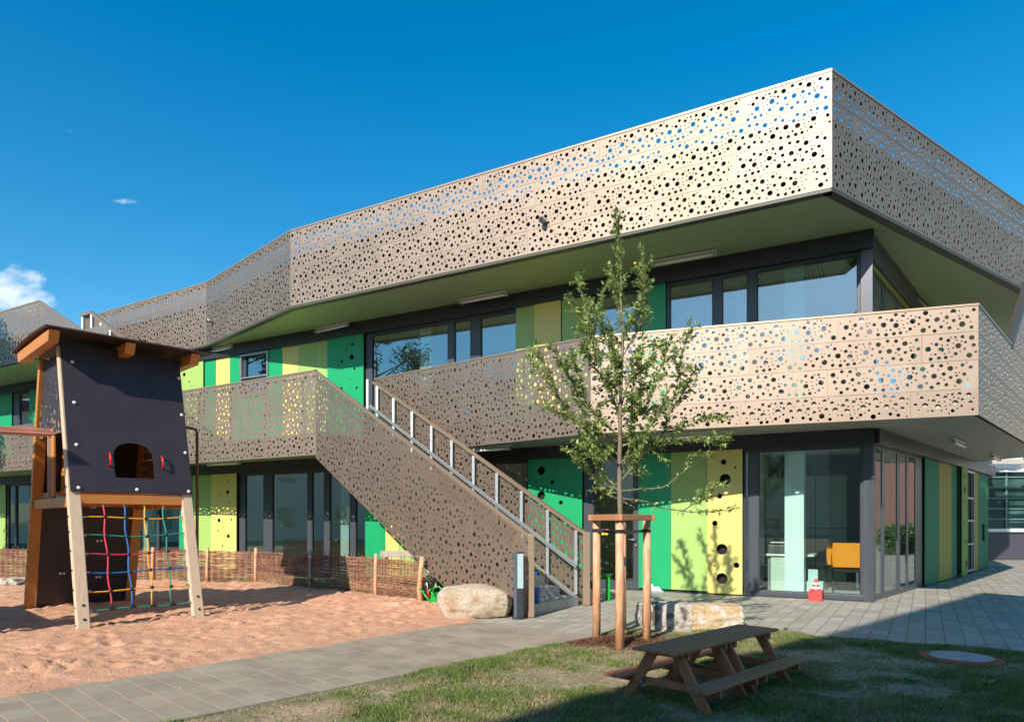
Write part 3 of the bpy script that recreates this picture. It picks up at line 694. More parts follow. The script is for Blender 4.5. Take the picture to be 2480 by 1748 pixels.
# end wall behind the last panel
ES = E.s(2391.5); q0 = E.P(ES, 0, 0); q1 = E.P(ES, 0, -9)
MB().prism([q0, q1, q1 + Vector((.1, .1, 0)), q0 + Vector((.1, .1, 0))], (0, 0, ZB)).build('wall', EMER_SHADE, B)
# east side, upper floor: wall turned a little
EU = Pl((6.22, 11.98), (.846, 1), flip=(.7634, -.6459))
window(EU, [2103, (2106, 2119), (2128, 2143), (2151, 2177), (2183, 2203), 2215], U0, 6.0, bottom=.12, rec=.004)
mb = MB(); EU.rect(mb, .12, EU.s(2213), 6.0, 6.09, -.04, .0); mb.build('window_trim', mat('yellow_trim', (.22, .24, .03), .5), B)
mb = MB(); EU.rect(mb, .12, 13, 6.09, RB - .034, -.35, .07); mb.build('head_beam', DARKSTEEL, B, bevel=.006)
panel(EU, 2215, 2245, U0, 6.09, LIME); panel(EU, 2245, 2290, U0, 6.09, EMER_SHADE)

# --- interior
def inpoly(off): return [F.P(.25, 0, -off).xy, F.P(29, 0, -off).xy, F.P(29, 0, -7).xy, Vector((12.5, 24.0)), E.P(10, 0, -.2).xy]
inn = [F.P(.22, 0, -.16).xy, F.P(30, 0, -.16).xy, F.P(30, 0, -7).xy, F.P(4, 0, -8).xy, E.P(11, 0, -6).xy, E.P(11, 0, -.20).xy]
poly_sheet('interior_floor', inn, .045, INFLOOR, 0, B); poly_sheet('interior_ceiling', inn, 2.95, INCEIL, 0, B)
poly_sheet('interior_floor', inn, 3.43, INFLOOR, 0, B); poly_sheet('interior_ceiling', inn, 6.40, INCEIL, 0, B)
mb = MB()
for (a, b) in ((F.P(30, 0, -5.2), F.P(2.2, 0, -5.2)), (F.P(2.2, 0, -5.2), E.P(9.0, 0, -3.3)), (E.P(9.0, 0, -3.3), E.P(9.0, 0, -.22)), (F.P(30, 0, -.3), F.P(30, 0, -5.2))):
    n_ = (b - a).cross(Vector((0, 0, 1))).normalized() * .1
    for z_, h_ in ((.05, 2.89), (3.44, 2.95)): mb.prism([a + Vector((0, 0, z_)), b + Vector((0, 0, z_)), b + n_ + Vector((0, 0, z_)), a + n_ + Vector((0, 0, z_))], (0, 0, h_))
mb.build('interior_wall', INWALL, B)
for px, w_ in ((1921, .33), (1022, .33), (823, .28), (338, .28)):
    for z_, h_ in ((.05, 2.9), (3.44, 2.95)):
        if px == 338 and z_ > 1: continue
        c = F.P(F.s(px), z_ + h_ / 2, -.32); MB().box(c, (w_, w_, h_), math.atan2(F.d.y, F.d.x)).build('column', COLUMN, B)
# room dividers on the ground floor
for px in (1790, 1250, 560, 180):
    for z_, h_ in ((.05, 2.89), (3.44, 2.95)):
        a = F.P(F.s(px), z_, -.30); b = F.P(F.s(px), z_, -5.2); n_ = F.d.to_3d() * .1
        MB().prism([a, b, b + n_, a + n_], (0, 0, h_)).build('interior_wall', INWALL, B)
# suspended ceiling field upstairs
mb = MB()
for i in range(64):
    c = F.P(.9 + i * .065, 6.388, -.9); d_ = F.P(.9 + i * .065, 6.388, -2.4); mb.bar(c, d_, .022, .012)
mb.build('ceiling_slats', mat('ceiling_dark', (.42, .42, .38), .8), B)
# cupboards in the corner room
mb = MB(); A_ = F.P(.9, 0, -3.6); 
for i in range(4):
    for z_, h_ in ((.12, 1.15), (1.29, 1.15)):
        a = F.P(.55 + i * .62, z_, -3.1); b = F.P(.55 + i * .62 + .605, z_, -3.1); n_ = F.n.to_3d() * -.5
        mb.prism([a, b, b + n_, a + n_], (0, 0, h_))
cup = thing('cupboard', F.P(1.2, .045, -3.1), 'tall grey cupboards against the back of the corner room, seen through the glass', 'cupboard')
mb.build('cupboard_doors', CABINET, cup, bevel=.004)
mb = MB(); F.rect(mb, .54, 3.04, .045, .12, -3.6, -3.12); mb.build('cupboard_base', BLK, cup)
mb = MB()
for i in range(4):
    for z_ in (1.1, 1.45): F.rect(mb, .62 + i * .62, .64 + i * .62, z_, z_ + .03, -3.1, -3.08)
mb.build('knob', ALU, cup)

# --- balcony slabs and parapets
BZ = 3.09
Bc = Vector(((2369.5 - HX) / FOC * 10.3, 10.3)); Bk = Vector(((1431 - HX) / FOC * 12.3, 12.3))
Bl = Vector(((906 - HX) / FOC * 17.22, 17.22))
BEd = Vector((.944, 1)).normalized()
zf = lambda Y, py: EYE + (HY - py) * Y / FOC
zc = (zf(10.3, 1004.5), zf(10.3, 739)); zk = (zf(12.3, 1050), zf(12.3, 817.7)); Ylb = 17.22; zl = (zk[0] + .05, zf(Ylb, 919))
P1, L1, _ = seg(Bc, Bk, (zc[0], zk[0]), (zc[1], zk[1]), 'balcony_parapet', rows=4, stag=.9)
caprail(P1, L1, zc[1], zk[1], h=.03, name='balcony_cap')
P2, L2, _ = seg(Bk, Bl, (zk[0], zl[0]), (zk[1], zl[1]), 'balcony_parapet', rows=4, stag=.2)
caprail(P2, L2, zk[1], zl[1], h=.03, name='balcony_cap')
P3 = Pl(Bc, BEd, flip=(BEd.y, -BEd.x))
L3 = 9.0; s_up = 3.25
cladding('balcony_parapet', P3, [(0, zc[0]), (L3, zc[0]), (L3, zc[1]), (0, zc[1])], 4, B, stag=1.3)
cladding('balcony_parapet', P3, [(s_up, zc[1]), (L3, zc[1]), (L3, 6.5), (s_up + 2.6, 6.5)], .44, B)
MB().bar(P3.P(s_up, zc[1], -.05), P3.P(s_up + 2.65, 6.54, -.05), .13, .14).build('balcony_cap', mat('dark_cap', (.05, .045, .04), .5), B)
caprail(P3, s_up, zc[1], zc[1], h=.03, name='balcony_cap')
Lb0 = Vector(((765 - HX) / FOC * 15.2, 15.2)); Lbd = Vector((-1.679, 1)).normalized(); Lb1 = Lb0 + Lbd * 8.9
zL = (zf(15.2, 1101), zf(15.2, 898))
P4, L4, _ = seg(Lb0, Lb1, zL[0], zL[1], 'balcony_parapet', rows=4, stag=1.7)
caprail(P4, L4, zL[1], zL[1], h=.03, name='balcony_cap')
W0 = Vector((-16.3, 21.7)); Wd = Vector((1.78, -1)).normalized(); W1 = W0 + Wd * 4.7; Wm = W0 - Wd * 5
P5, L5, _ = seg(W1, Wm, 3.0, 4.36, 'balcony_parapet', rows=3)
caprail(P5, L5, 4.36, 4.36, h=.03, name='balcony_cap')
# slabs (between the fascia and the wall)
def ins_(p, n): return p - n * .05
slabR = [Bl + Vector((.05, .1)), Bk - P1.n * .06, Bc + Vector((-.05, .06)), P3.P(L3, 0, -.06).xy, E.P(9.5, 0, -.1).xy, E.P(0, 0, -.1).xy, F.P(F.s(912), 0, -.1).xy]
poly_sheet('balcony_soffit', slabR, BZ - .03, SOFFIT2, 0, B); poly_sheet('balcony_floor', slabR, 3.40, CONC, .24, B)
slabL = [Lb0 - P4.n * .06, Lb1 - P4.n * .06, W1 + Vector((0, .06)), Wm + Vector((0, .06)), F.P(30, 0, -.1).xy, F.P(F.s(880), 0, -.1).xy, Vector((-3.75, 16.9))]
poly_sheet('balcony_soffit', slabL, 3.10, SOFFIT, 0, B); poly_sheet('balcony_floor', slabL, 3.40, CONC, .25, B)
# posts behind the parapets
mb = MB()
for P_, L_, zz in ((P1, L1, zc), (P2, L2, (zl[0], zk[1])), (P4, L4, zL), (P3, L3, zc)):
    k = .5
    while k < L_ - .2: mb.bar(P_.P(k, zz[0] + .2, -.07), P_.P(k, zz[1] - .08, -.07), .05, .05); k += 1.25
    mb.bar(P_.P(.1, (zk[1] if P_ is P2 else zz[1]) - .10, -.07), P_.P(L_, (zl[1] if P_ is P2 else zk[1] if P_ is P1 else zz[1]) - .10, -.07), .05, .05)
mb.build('parapet_post', GALV, B)

# ------------------------------------------------------------------ outside stair
ST = thing('outdoor_staircase', (.4, 10.4, 0), 'outdoor stair with perforated brown metal sides, galvanised rail and concrete steps', 'staircase')
S0 = Lb0.copy(); S1 = Vector(((1283 - HX) / FOC * 10.03, 10.03)); PS = Pl(S0, S1 - S0); LS = (S1 - S0).length
top = [PS.sz(768, 900), PS.sz(1270, 1292)]
zT1 = PS.z(1283, 1297); slope = (top[1][1] - top[0][1]) / (top[1][0] - top[0][0]); angS = math.atan(slope)
bot0 = PS.sz(762, 1109)
botz = lambda s_: bot0[1] + (s_ - bot0[0]) * slope
sz0 = bot0[0] + (bot0[1] - .04) / -slope
polyF = [(0, bot0[1]), (sz0, .04), (LS, .04), (LS, zT1), (top[1][0], top[1][1]), (0, top[0][1])]
def rot_clad(name, P, poly, off=0.):
    ca, sa = math.cos(angS), math.sin(angS); base = min(-x * sa + y * ca for x, y in poly)
    return cladding(name, P, poly, .475, ST, ang=angS, base=base + .0, off=off, plen=2.2)
_saveB = B; 
rot_clad('perforated_side', PS, polyF)
wv = Vector((.976, 1.44)); S0r = S0 + wv; S1r = S1 + wv; PR = Pl(S0r, S1r - S0r)
rtop = [PR.sz(905, 925), PR.sz(1400, 1281)]; zR1 = PR.z(1417, 1291); sl2 = (rtop[1][1] - rtop[0][1]) / (rtop[1][0] - rtop[0][0])
polyR = [(.0, rtop[0][1] - 1.95), (rtop[0][0] + (rtop[0][1] - 1.95 - .04) / -sl2, .04), (LS, .04), (LS, zR1), (rtop[1][0], rtop[1][1]), (0, rtop[0][1])]
rot_clad('perforated_side', PR, polyR, off=-.05)
def cap(P, t, zend_, off, w=.07, name='cap_rail'):
    mb = MB(); a = P.P(0, t[0][1] + .0, off); b = P.P(t[1][0], t[1][1], off); c = P.P(LS, zend_ - .0, off); d = P.P(LS, .03, off)
    mb.bar(a, b, w, .05); mb.bar(b, c, w, .05); mb.bar(P.P(LS - .0, zend_ + .02, off), d, w + .02, .06)
    return mb.build(name, CLADCAP, ST, bevel=.006)
cap(PS, top, zT1, -.03); cap(PR, rtop, zR1, -.02, .10)
# galvanised frame on the inside of the far parapet
topz = lambda s_: rtop[0][1] + (s_ - rtop[0][0]) * sl2
mb = MB()
for px in (893, 916, 956, 1000.6, 1047.7, 1096.6, 1149.6, 1206, 1266, 1329, 1397.7):
    s_ = PR.s(px); zb_ = max(.2, topz(s_) - 1.55 if px > 1300 else topz(s_) - .98); MB().bar(PR.P(s_, zb_, .035), PR.P(s_, topz(s_) - .03, .035), .05, .05).build('guard_post', GALV, ST)
mb = MB(); sa_, sb_ = .0, LS - .12; mb.bar(PR.P(sa_, topz(sa_) - .60, .085), PR.P(sb_, topz(sb_) - .60, .085), .04, .06); mb.build('handrail', GALV, ST)
mb = MB(); s2_ = PR.s(1397); mb.bar(PR.P(.3, topz(.3) - 1.42, .06), PR.P(s2_, topz(s2_) - 1.16, .06), .03, .09); mb.build('stringer', GALV, ST)
mb = MB(); mb.bar(PS.P(.3, topz(.3) - 1.42, -.09), PS.P(LS - .6, topz(LS - .6) - 1.30, -.09), .03, .18); mb.build('stringer', GALV, ST)
# steps
T = (S0 - S1).normalized(); nst = 21; run = .325; rise = (3.40 - .02) / nst
wv3 = wv.normalized(); W_ = wv.length
for i in range(nst):
    st = .10 + i * run; a = S1 + T * st + wv3 * .07; b = S1 + T * st + wv3 * (W_ - (.1 if i < 1 else .22 + .04 * min(i, 3))); zt = .02 + (i + 1) * rise; th = rise + .0 if i < 4 else .06
    dd = T * (run + (.35 if i < 4 else .03))
    zb = zt - th if i >= 4 else max(.02, zt - rise - .05)
    MB().prism([(a.x, a.y, zb), (b.x, b.y, zb), (b.x + dd.x, b.y + dd.y, zb), (a.x + dd.x, a.y + dd.y, zb)], (0, 0, zt - zb)).build('step', CONC, ST, bevel=.006)

# ------------------------------------------------------------------ fixtures on the building
def tube_light(pxa, pya, pxb, pyb, z, label, grp='tube lights under the eaves'):
    a = atz(pxa, pya, z).to_3d(); b = atz(pxb, pyb, z).to_3d(); a.z = b.z = z; c = (a + b) / 2; d = (b - a).normalized(); L = 1.25
    t = thing('ceiling_light', (c.x, c.y, z), label, 'light', grp)
    p0, p1 = c - d * L / 2, c + d * L / 2; dn = Vector((0, 0, -.045))
    MB().bar(p0 + dn * .55, p1 + dn * .55, .05, .035).build('light_base', WHITEP, t, bevel=.004)
    MB().tube([p0 + dn * 2, p1 + dn * 2], .032, 10).build('diffuser', DIFF, t, smooth=True)
    MB().bar(p0 + dn * 1.9, p0 + d * .07 + dn * 1.9, .085, .085).build('end_cap', GALV, t, bevel=.004); MB().bar(p1 - d * .07 + dn * 1.9, p1 + dn * 1.9, .085, .085).build('end_cap', GALV, t, bevel=.004)
zs = RB - .04
tube_light(1597, 628, 1717, 606, zs, 'tube light under the roof soffit above the upper corner windows')
tube_light(1124, 722, 1219, 704, zs, 'tube light under the roof soffit above the middle upper windows')
tube_light(771, 795, 838, 779, zs, 'tube light under the roof soffit above the yellow and lime upper panels')
tube_light(503, 846, 558, 834, zs, 'tube light under the roof soffit beside the playhouse roof')
tube_light(1137, 1082, 1217, 1076, BZ - .04, 'tube light under the balcony right of the stair')
tube_light(515, 1117, 570, 1114, 3.09, 'tube light under the left balcony above the yellow panel')
tube_light(1640, 1047, 1725, 1043, BZ - .04, 'tube light under the balcony above the lime and yellow panels')
tube_light(2307, 1057, 2338, 1072, BZ - .04, 'tube light with a cable under the right hand balcony corner')
tube_light(2400, 1094, 2422, 1105, BZ - .04, 'tube light with a cable under the balcony, farthest to the right')
tube_light(-10, 949, 10, 946, zs, 'tube light under the soffit of the left wing')
def spot(px, py, P, label):
    s_ = P.s(px); z_ = P.z(px, py); c = P.P(s_, z_, .02); t = thing('spotlight', c, label, 'spotlight', 'round spotlights on the parapets'); n_ = P.n.to_3d()
    MB().lathe([(.025, 0), (.025, .03), (.058, .035), (.062, .06), (.062, .125), (.054, .135)], c, 20, n_ + Vector((0, 0, -.12))).build('spot_body', ALU, t)
    MB().lathe([(.05, .134), (.05, .140), (.0, .141)], c, 20, n_ + Vector((0, 0, -.12))).build('spot_lens', BLK, t)
spot(1320, 537, roofsegs[0][0], 'round silver spotlight on the long roof parapet above the tree')
spot(515, 778, roofsegs[1][0], 'round silver spotlight on the bent part of the roof parapet')
spot(352, 824, roofsegs[2][0], 'round silver spotlight on the roof parapet just above the playhouse roof')

# ------------------------------------------------------------------ other buildings
AN = thing('annex_building', (17.5, 24.6, 0), 'glazed annex with dark base panels in the right background', 'building')
MB().box((14.9, 25.8, .52), (8.0, 2.2, 1.05)).build('base_wall', mat('annex_dark', (.06, .058, .072), .5), AN)
MB().box((14.9, 24.66, 1.10), (8.02, .12, .12)).build('sill', WHITEP, AN)
MB().box((14.9, 24.75, 2.25), (8.0, .02, 2.2)).build('glazing', mat('dark_teal_glazing', (.018, .05, .05), .35, 0, .25, c2=(.06, .14, .12), c2scale=.7), AN)
MB().box((14.9, 26.9, 2.2), (8.0, .1, 2.2)).build('back_wall', CABINET, AN)
mb = MB()
for k in range(9): mb.box((10.95 + k * .99, 24.72, 2.25), (.06, .08, 2.2))
for k in range(5): mb.box((14.9, 24.68, 1.5 + k * .38), (8.0, .03, .045))
mb.build('glazing_bars', mat('teal_bars', (.12, .22, .20), .5), AN)
MB().box((14.9, 25.6, 3.5), (8.2, 2.6, .25)).build('roof', CONC, AN)
mb = MB()
for k in range(5): mb.bar((12.5, 22.2 + k * .42, 3.22), (18.9, 22.2 + k * .42, 3.22), .05, .14)
t = thing('pergola_canopy', (15.5, 22.5, 3.2), 'white slatted canopy in front of the glazed annex', 'canopy')
mb.build('slat', WHITEP, t)
MB().bar((13.5, 21.9, 3.10), (13.5, 24.2, 3.10), .06, .1).bar((18.2, 21.9, 3.10), (18.2, 24.2, 3.10), .06, .1).build('canopy_beam', GALV, t)
MB().box((18.25, 22.2, 1.52), (.08, .08, 3.04)).box((13.6, 22.2, 1.52), (.08, .08, 3.04)).build('canopy_post', GALV, t)
NB = thing('brick_house', (31, 33, 0), 'red brick house beyond the right edge, mirrored in the side windows', 'building')
MB().box((31, 33.5, 3), (9, 6, 6), R(-42)).build('wall', BRICKM, NB)
MB().box((31, 33.5, 6.3), (9.8, 6.8, .6), R(-42)).build('roof', RENDERM, NB)
MB().box((27.3, 29.8, 1.8), (.1, 1.2, 1.4), R(-42)).build('window', GLASS, NB)
N2 = thing('neighbour_block', (1.39, -1.43, 0), 'tall cream apartment block behind the viewpoint casting the shade on the lawn', 'building')
a = Vector((1.39, -1.43)); b = a + Vector((.47, -.88)).normalized() * 10; d = a + Vector((-.735, -.678)) * 14; c = d + Vector((.47, -.88)).normalized() * 10
H2 = 11.5
MB().prism([(q.x, q.y, 0) for q in (a, b, c, d)], (0, 0, H2)).build('wall', RENDERM, N2)
mb = MB(); dv = (b - a).normalized(); nv = Vector((dv.y, -dv.x)); nv = nv if nv.dot(Vector((1, 1))) > 0 else -nv
for fl in range(3):
    for k in range(4):
        o_ = a + dv * (.8 + k * 2.3); z_ = 1.2 + fl * 3.3
        mb.prism([(o_.x, o_.y, z_), ((o_ + dv * 1.3).x, (o_ + dv * 1.3).y, z_), ((o_ + dv * 1.3 + nv * .03).x, (o_ + dv * 1.3 + nv * .03).y, z_), ((o_ + nv * .03).x, (o_ + nv * .03).y, z_)], (0, 0, 1.6))
mb.build('windows', GLASS, N2)

N3 = thing('terraced_house', (-38, 2, 0), 'long pale rendered terrace far beyond the left edge, mirrored in the ground floor windows', 'building')
MB().box((-40, 4, 4.2), (9, 60, 8.4), R(12)).build('wall', mat('white_render', (.80, .77, .68), .85), N3)
MB().box((-40, 4, 8.7), (9.8, 60.8, .6), R(12)).build('roof', BRICKM, N3)
mb = MB()
for k in range(14):
    for z_ in (1.7, 4.9):
        q = Matrix.Rotation(R(12), 3, 'Z') @ Vector((4.51, -26 + k * 4, 0)); mb.box((-40 + q.x, 4 + q.y, z_), (.06, 1.2, 1.6), R(12))
mb.build('windows', GLASS, N3)
N4 = thing('courtyard_house', (-17, -44, 0), 'pale rendered house across the courtyard, mirrored in the corner room window', 'building')
MB().box((-17, -48, 4.6), (70, 9, 9.2), R(-14)).build('wall', MATS['white_render'], N4)
MB().box((-17, -48, 9.4), (71, 10, .5), R(-14)).build('roof', BRICKM, N4)
mb = MB()
for k in range(16):
    for z_ in (1.8, 5.2):
        q = Matrix.Rotation(R(-14), 3, 'Z') @ Vector((-32 + k * 4.2, 4.52, 0)); mb.box((-17 + q.x, -48 + q.y, z_), (1.3, .06, 1.6), R(-14))
mb.build('windows', DARKSTEEL, N4)
def leaf_cloud(centres, n, size, rr, shape=1.):
    v = []; f = []
    for _ in range(n):
        c, rad = rr.choice(centres)
        d = Vector((rr.gauss(0, 1), rr.gauss(0, 1), rr.gauss(0, 1))).normalized() * (rad * rr.random() ** .45)
        p = Vector(c) + d; s_ = size * rr.uniform(.6, 1.3)
        a = Vector((rr.gauss(0, 1), rr.gauss(0, 1), rr.gauss(0, .6))).normalized(); b_ = a.cross(Vector((rr.gauss(0, 1), rr.gauss(0, 1), rr.gauss(0, 1)))).normalized()
        k = len(v); v += [p - a * s_, p + b_ * s_ * .5, p + a * s_, p - b_ * s_ * .5]; f.append((k, k + 1, k + 2, k + 3))
    return v, f
def big_tree(x, y, h, cr, label, seed):
    rr = random.Random(seed); t = thing('broadleaf_tree', (x, y, 0), label, 'tree', 'tall trees left of the frame')
    MB().tube([(x, y, 0), (x + .1, y, h * .3), (x, y + .1, h * .6), (x, y, h * .85)], [.22, .17, .11, .04], 10).build('trunk', BARK, t)
    cs = []; br = MB()
    for i in range(26):
        a = rr.uniform(0, 6.28); zz = rr.uniform(.38, .97) * h; rad = cr * math.sqrt(max(.06, 1 - ((zz / h - .62) / .42) ** 2)) * rr.uniform(.35, 1)
        c = Vector((x + rad * math.cos(a), y + rad * math.sin(a), zz)); cs.append((c, rr.uniform(.5, 1.0)))
        br.tube([(x, y, zz - rad * .6 if zz - rad * .6 > 1 else 1.2), c], [.05, .012], 5)
    br.build('branches', BARK, t); v, f = leaf_cloud(cs, 9000, .10, rr); MB().add(v, f).build('crown', LEAF2, t, fixn=False)
big_tree(-20.7, 17.5, 12.2, 2.6, 'tall leafy tree beyond the left edge shading the left wing', 1)
big_tree(-23.5, 9.3, 12.5, 3.4, 'tall leafy tree beyond the left edge mirrored in the upper windows', 2)
hd = thing('hedge', (24, 23.5, 0), 'clipped green hedge beyond the right edge, mirrored in the side windows', 'hedge')
rr = random.Random(4); v, f = leaf_cloud([((22 + k * .5, 22.5 + k * .45, .7), .62) for k in range(16)], 8000, .07, rr); MB().add(v, f).build('leaves', HEDGE, hd, fixn=False)
MB().box((25.7, 25.9, .55), (10.4, .5, 1.1), R(42)).build('hedge_core', mat('hedge_core', (.03, .05, .015), .9), hd)

# ------------------------------------------------------------------ play tower
TC = Vector((-6.12, 10.385)); tu = Vector((.69, .724)).normalized(); tv = Vector((-.72, .694)).normalized()
TW_ = thing('play_tower', (TC.x, TC.y, 0), 'wooden playhouse tower on four slanting legs with dark boards and a climbing net', 'play tower')
LEAN = .99 / 3.8; HB = 1.515; HU = .725
def tp(u, vd, z): q = TC + tu * u + tv * vd; return Vector((q.x, q.y, z))
def fv(z): return -(HB - LEAN * z)          # front leg line
def face(u, z, off=0.): p = tp(u, fv(z), z); n_ = Vector((-tv.x, -tv.y, LEAN)).normalized(); return p + n_ * off
ztop = 3.86
for u in (-HU, HU):
    for s_ in (-1, 1):
        m_ = LARCH
        zb0 = -.02
        MB().bar(tp(u, s_ * (HB - LEAN * zb0), zb0), tp(u, s_ * (HB - LEAN * ztop), ztop), .10, .15, up=(tu.x, tu.y, 0)).build('leg', PALEW if (s_ < 0) else LARCH, TW_, bevel=.010)
        bb = MB(); bb.bar(tp(u + (.05 if u < 0 else -.05) * 1.25, s_ * (HB - LEAN * -.05), -.08), tp(u + (.05 if u < 0 else -.05) * 1.25, s_ * (HB - LEAN * .33), .33), .10, .012, up=(tu.x, tu.y, 0)).build('foot_plate', GALV, TW_)
# platform beams
for s_ in (-1, 1):
    zz = 1.74; MB().bar(tp(-HU + .05, s_ * (HB - LEAN * zz) + .0, zz), tp(HU - .05, s_ * (HB - LEAN * zz), zz), .09, .13).build('cross_beam', LARCH, TW_, bevel=.008)
for u in (-HU, HU): MB().bar(tp(u, -(HB - LEAN * 1.72) + .05, 1.70), tp(u, (HB - LEAN * 1.72) - .05, 1.70), .09, .14).build('cross_beam', LARCH, TW_, bevel=.008)
mb = MB()
for k in range(9): mb.bar(tp(-HU + .06, -.98 + k * .245, 1.86), tp(HU - .06, -.98 + k * .245, 1.86), .225, .035)
mb.build('platform', LARCH, TW_, bevel=.004)
# front board with the arched opening
class Fr:                                   # local slanting frame of the front face: (u, height) -> world
    def __init__(s, sgn): s.sg = sgn
    def P(s, a, z, off=0.):
        n_ = Vector((s.sg * tv.x, s.sg * tv.y, LEAN)).normalized(); return tp(a, s.sg * (HB - LEAN * z), z) + n_ * off
FRf = Fr(-1); FRb = Fr(1)
def plate_poly_hole(mb, P, outer, hole, off, th):
    vs = [Vector(p) for p in outer] + [Vector(p) for p in hole]; n = len(outer); k = len(hole)
    ov, oe, of, *_ = delaunay_2d_cdt(vs, [], [list(range(n)), list(range(n, n + k))], 2, 1e-6); keep = []
    for f in of:
        c = sum((Vector(ov[i]) for i in f), Vector((0, 0))) / len(f)
        if not inside((c.x, c.y), hole): keep.append(tuple(f))
    N = len(ov); ed = {(f[i], f[(i + 1) % len(f)]) for f in keep for i in range(len(f))}
    v3 = [P.P(v[0], v[1], off) for v in ov] + [P.P(v[0], v[1], off - th) for v in ov]
    fs = keep + [tuple(i + N for i in reversed(f)) for f in keep] + [(b, a, a + N, b + N) for a, b in ed if (b, a) not in ed]
    mb.add(v3, fs)
def uz(px, py, sgn=-1):                       # pixel -> (u,z) on the slanting face
    dirv = Vector(((px - HX) / FOC, 1, (HY - py) / FOC)); n_ = Vector((sgn * tv.x, sgn * tv.y, LEAN)); o_ = tp(0, sgn * HB, 0); cm = Vector((0, 0, EYE))
    t = (o_ - cm).dot(n_) / dirv.dot(n_); p = cm + dirv * t; return ((p.xy - TC).dot(tu), p.z)
oL, oB = uz(276, 1160); oR, _ = uz(372, 1160); _, oTp = uz(320, 1077); oSh = oTp - .22
hole = [(oL + .01, oB), (oR - .01, oB), (oR, oB + .03)]
cx_ = (oL + oR) / 2; rx_ = (oR - oL) / 2
for i in range(15): t_ = math.pi * i / 14; hole.append((cx_ + rx_ * math.cos(t_), oSh + .22 * math.sin(t_) ** .8 if math.sin(t_) > 0 else oSh))
hole.append((oL, oB + .03))
zbp = 1.82
mb = MB(); plate_poly_hole(mb, FRf, [(-.775, zbp), (.80, zbp), (.80, 3.90), (-.775, 3.90)], hole, .082, .022); mb.build('front_board', DARKPANEL, TW_)
mb = MB()
for (x, y) in ((630, 670), (650, 1030), (670, 1403), (1576, 812), (1604, 1138), (1636, 1473)):
    u_, z_ = uz(x / 3.677, 700 + y / 3.677); MB().lathe([(.024, 0), (.022, .012), (.012, .018)], FRf.P(u_, z_, .082), 12, Vector((-tv.x, -tv.y, LEAN))).build('bolt_cap', WHITEP, TW_, smooth=True)
for (x, y) in ((468, 212), (820, 223), (1132, 235)):
    u_, z_ = uz(x / 2.497, 1100 + y / 2.497); MB().lathe([(.024, 0), (.022, .012), (.012, .018)], FRf.P(u_, max(z_, zbp + .04), .082), 12, Vector((-tv.x, -tv.y, LEAN))).build('bolt_cap', WHITEP, TW_, smooth=True)
for (x0, y0, y1) in ((260, 1104, 1131), (386, 1112, 1138)):
    u_, z1_ = uz(x0, y0); _, z0_ = uz(x0, y1)
    MB().tube([FRf.P(u_, z1_, .085), FRf.P(u_, z1_, .12), FRf.P(u_, z1_ - .02, .145), FRf.P(u_, (z0_ + z1_) / 2, .15), FRf.P(u_, z0_ + .02, .145), FRf.P(u_, z0_, .12), FRf.P(u_, z0_, .085)], .013, 10).build('handle', RED, TW_, smooth=True)
# back board below and above
mb = MB(); plate_poly_hole(mb, FRb, [(-.66, .05), (.66, .05), (.66, 1.72), (-.66, 1.72)], [(-.001, 1.0), (.001, 1.0), (0, 1.002)], .02, .022); mb.build('climbing_board', DARKPANEL, TW_)
mb = MB()
for (px, py) in ((470, 1268), (480, 1268), (235, 1309), (244, 1309), (144.5, 1388), (153.5, 1388), (233, 1396.5), (241, 1396.5), (220.5, 1227.5), (228.5, 1227.5), (165, 1268)):
    if px > 400: continue
    u_, z_ = uz(px, py, 1); MB().lathe([(.020, 0), (.018, .008)], FRb.P(u_, z_, -.002), 10, Vector((-tv.x, -tv.y, 0))).build('bolt_cap', WHITEP, TW_)
mb = MB(); plate_poly_hole(mb, FRb, [(-.70, 1.86), (.70, 1.86), (.70, 3.85), (-.70, 3.85)], [(-.001, 2.9), (.001, 2.9), (0, 2.902)], .02, .022); mb.build('back_board', DARKPANEL, TW_)
# planked right side wall, inside seen through the openings
mb = MB()
for k in range(14):
    z_ = 1.95 + k * .142; hv = HB - LEAN * z_ - .06; mb.bar(tp(HU + .01, -hv, z_), tp(HU + .01, hv, z_), .02, .135)
mb.build('side_planks', mat('larch_planks', (.40, .20, .08), .6, noise_amt=.3, nscale=5, coord='UV', stretch=(1.2, 14, 1)), TW_, bevel=.003)
# left side: scratched dark board at the top, slats and post lower down
SCR = bpy.data.materials.new('scratched_board'); SCR.use_nodes = True; nt = SCR.node_tree; b_ = nt.nodes['Principled BSDF']; b_.inputs['Roughness'].default_value = .65
tcn = nt.nodes.new('ShaderNodeTexCoord'); mpn = nt.nodes.new('ShaderNodeMapping'); mpn.inputs['Scale'].default_value = (1.0, 1.0, .38); nt.links.new(tcn.outputs['Object'], mpn.inputs[0])
nn = nt.nodes.new('ShaderNodeTexNoise'); nn.inputs['Scale'].default_value = 30; nn.inputs['Detail'].default_value = 3; nt.links.new(mpn.outputs[0], nn.inputs['Vector'])
sepn = nt.nodes.new('ShaderNodeSeparateXYZ'); nt.links.new(tcn.outputs['Object'], sepn.inputs[0])
mrz = nt.nodes.new('ShaderNodeMapRange'); mrz.inputs[1].default_value = 2.65; mrz.inputs[2].default_value = 3.7; mrz.inputs[3].default_value = .575; mrz.inputs[4].default_value = .76; nt.links.new(sepn.outputs['Z'], mrz.inputs[0])
gtn = nt.nodes.new('ShaderNodeMath'); gtn.operation = 'GREATER_THAN'; nt.links.new(nn.outputs[0], gtn.inputs[0]); nt.links.new(mrz.outputs[0], gtn.inputs[1])
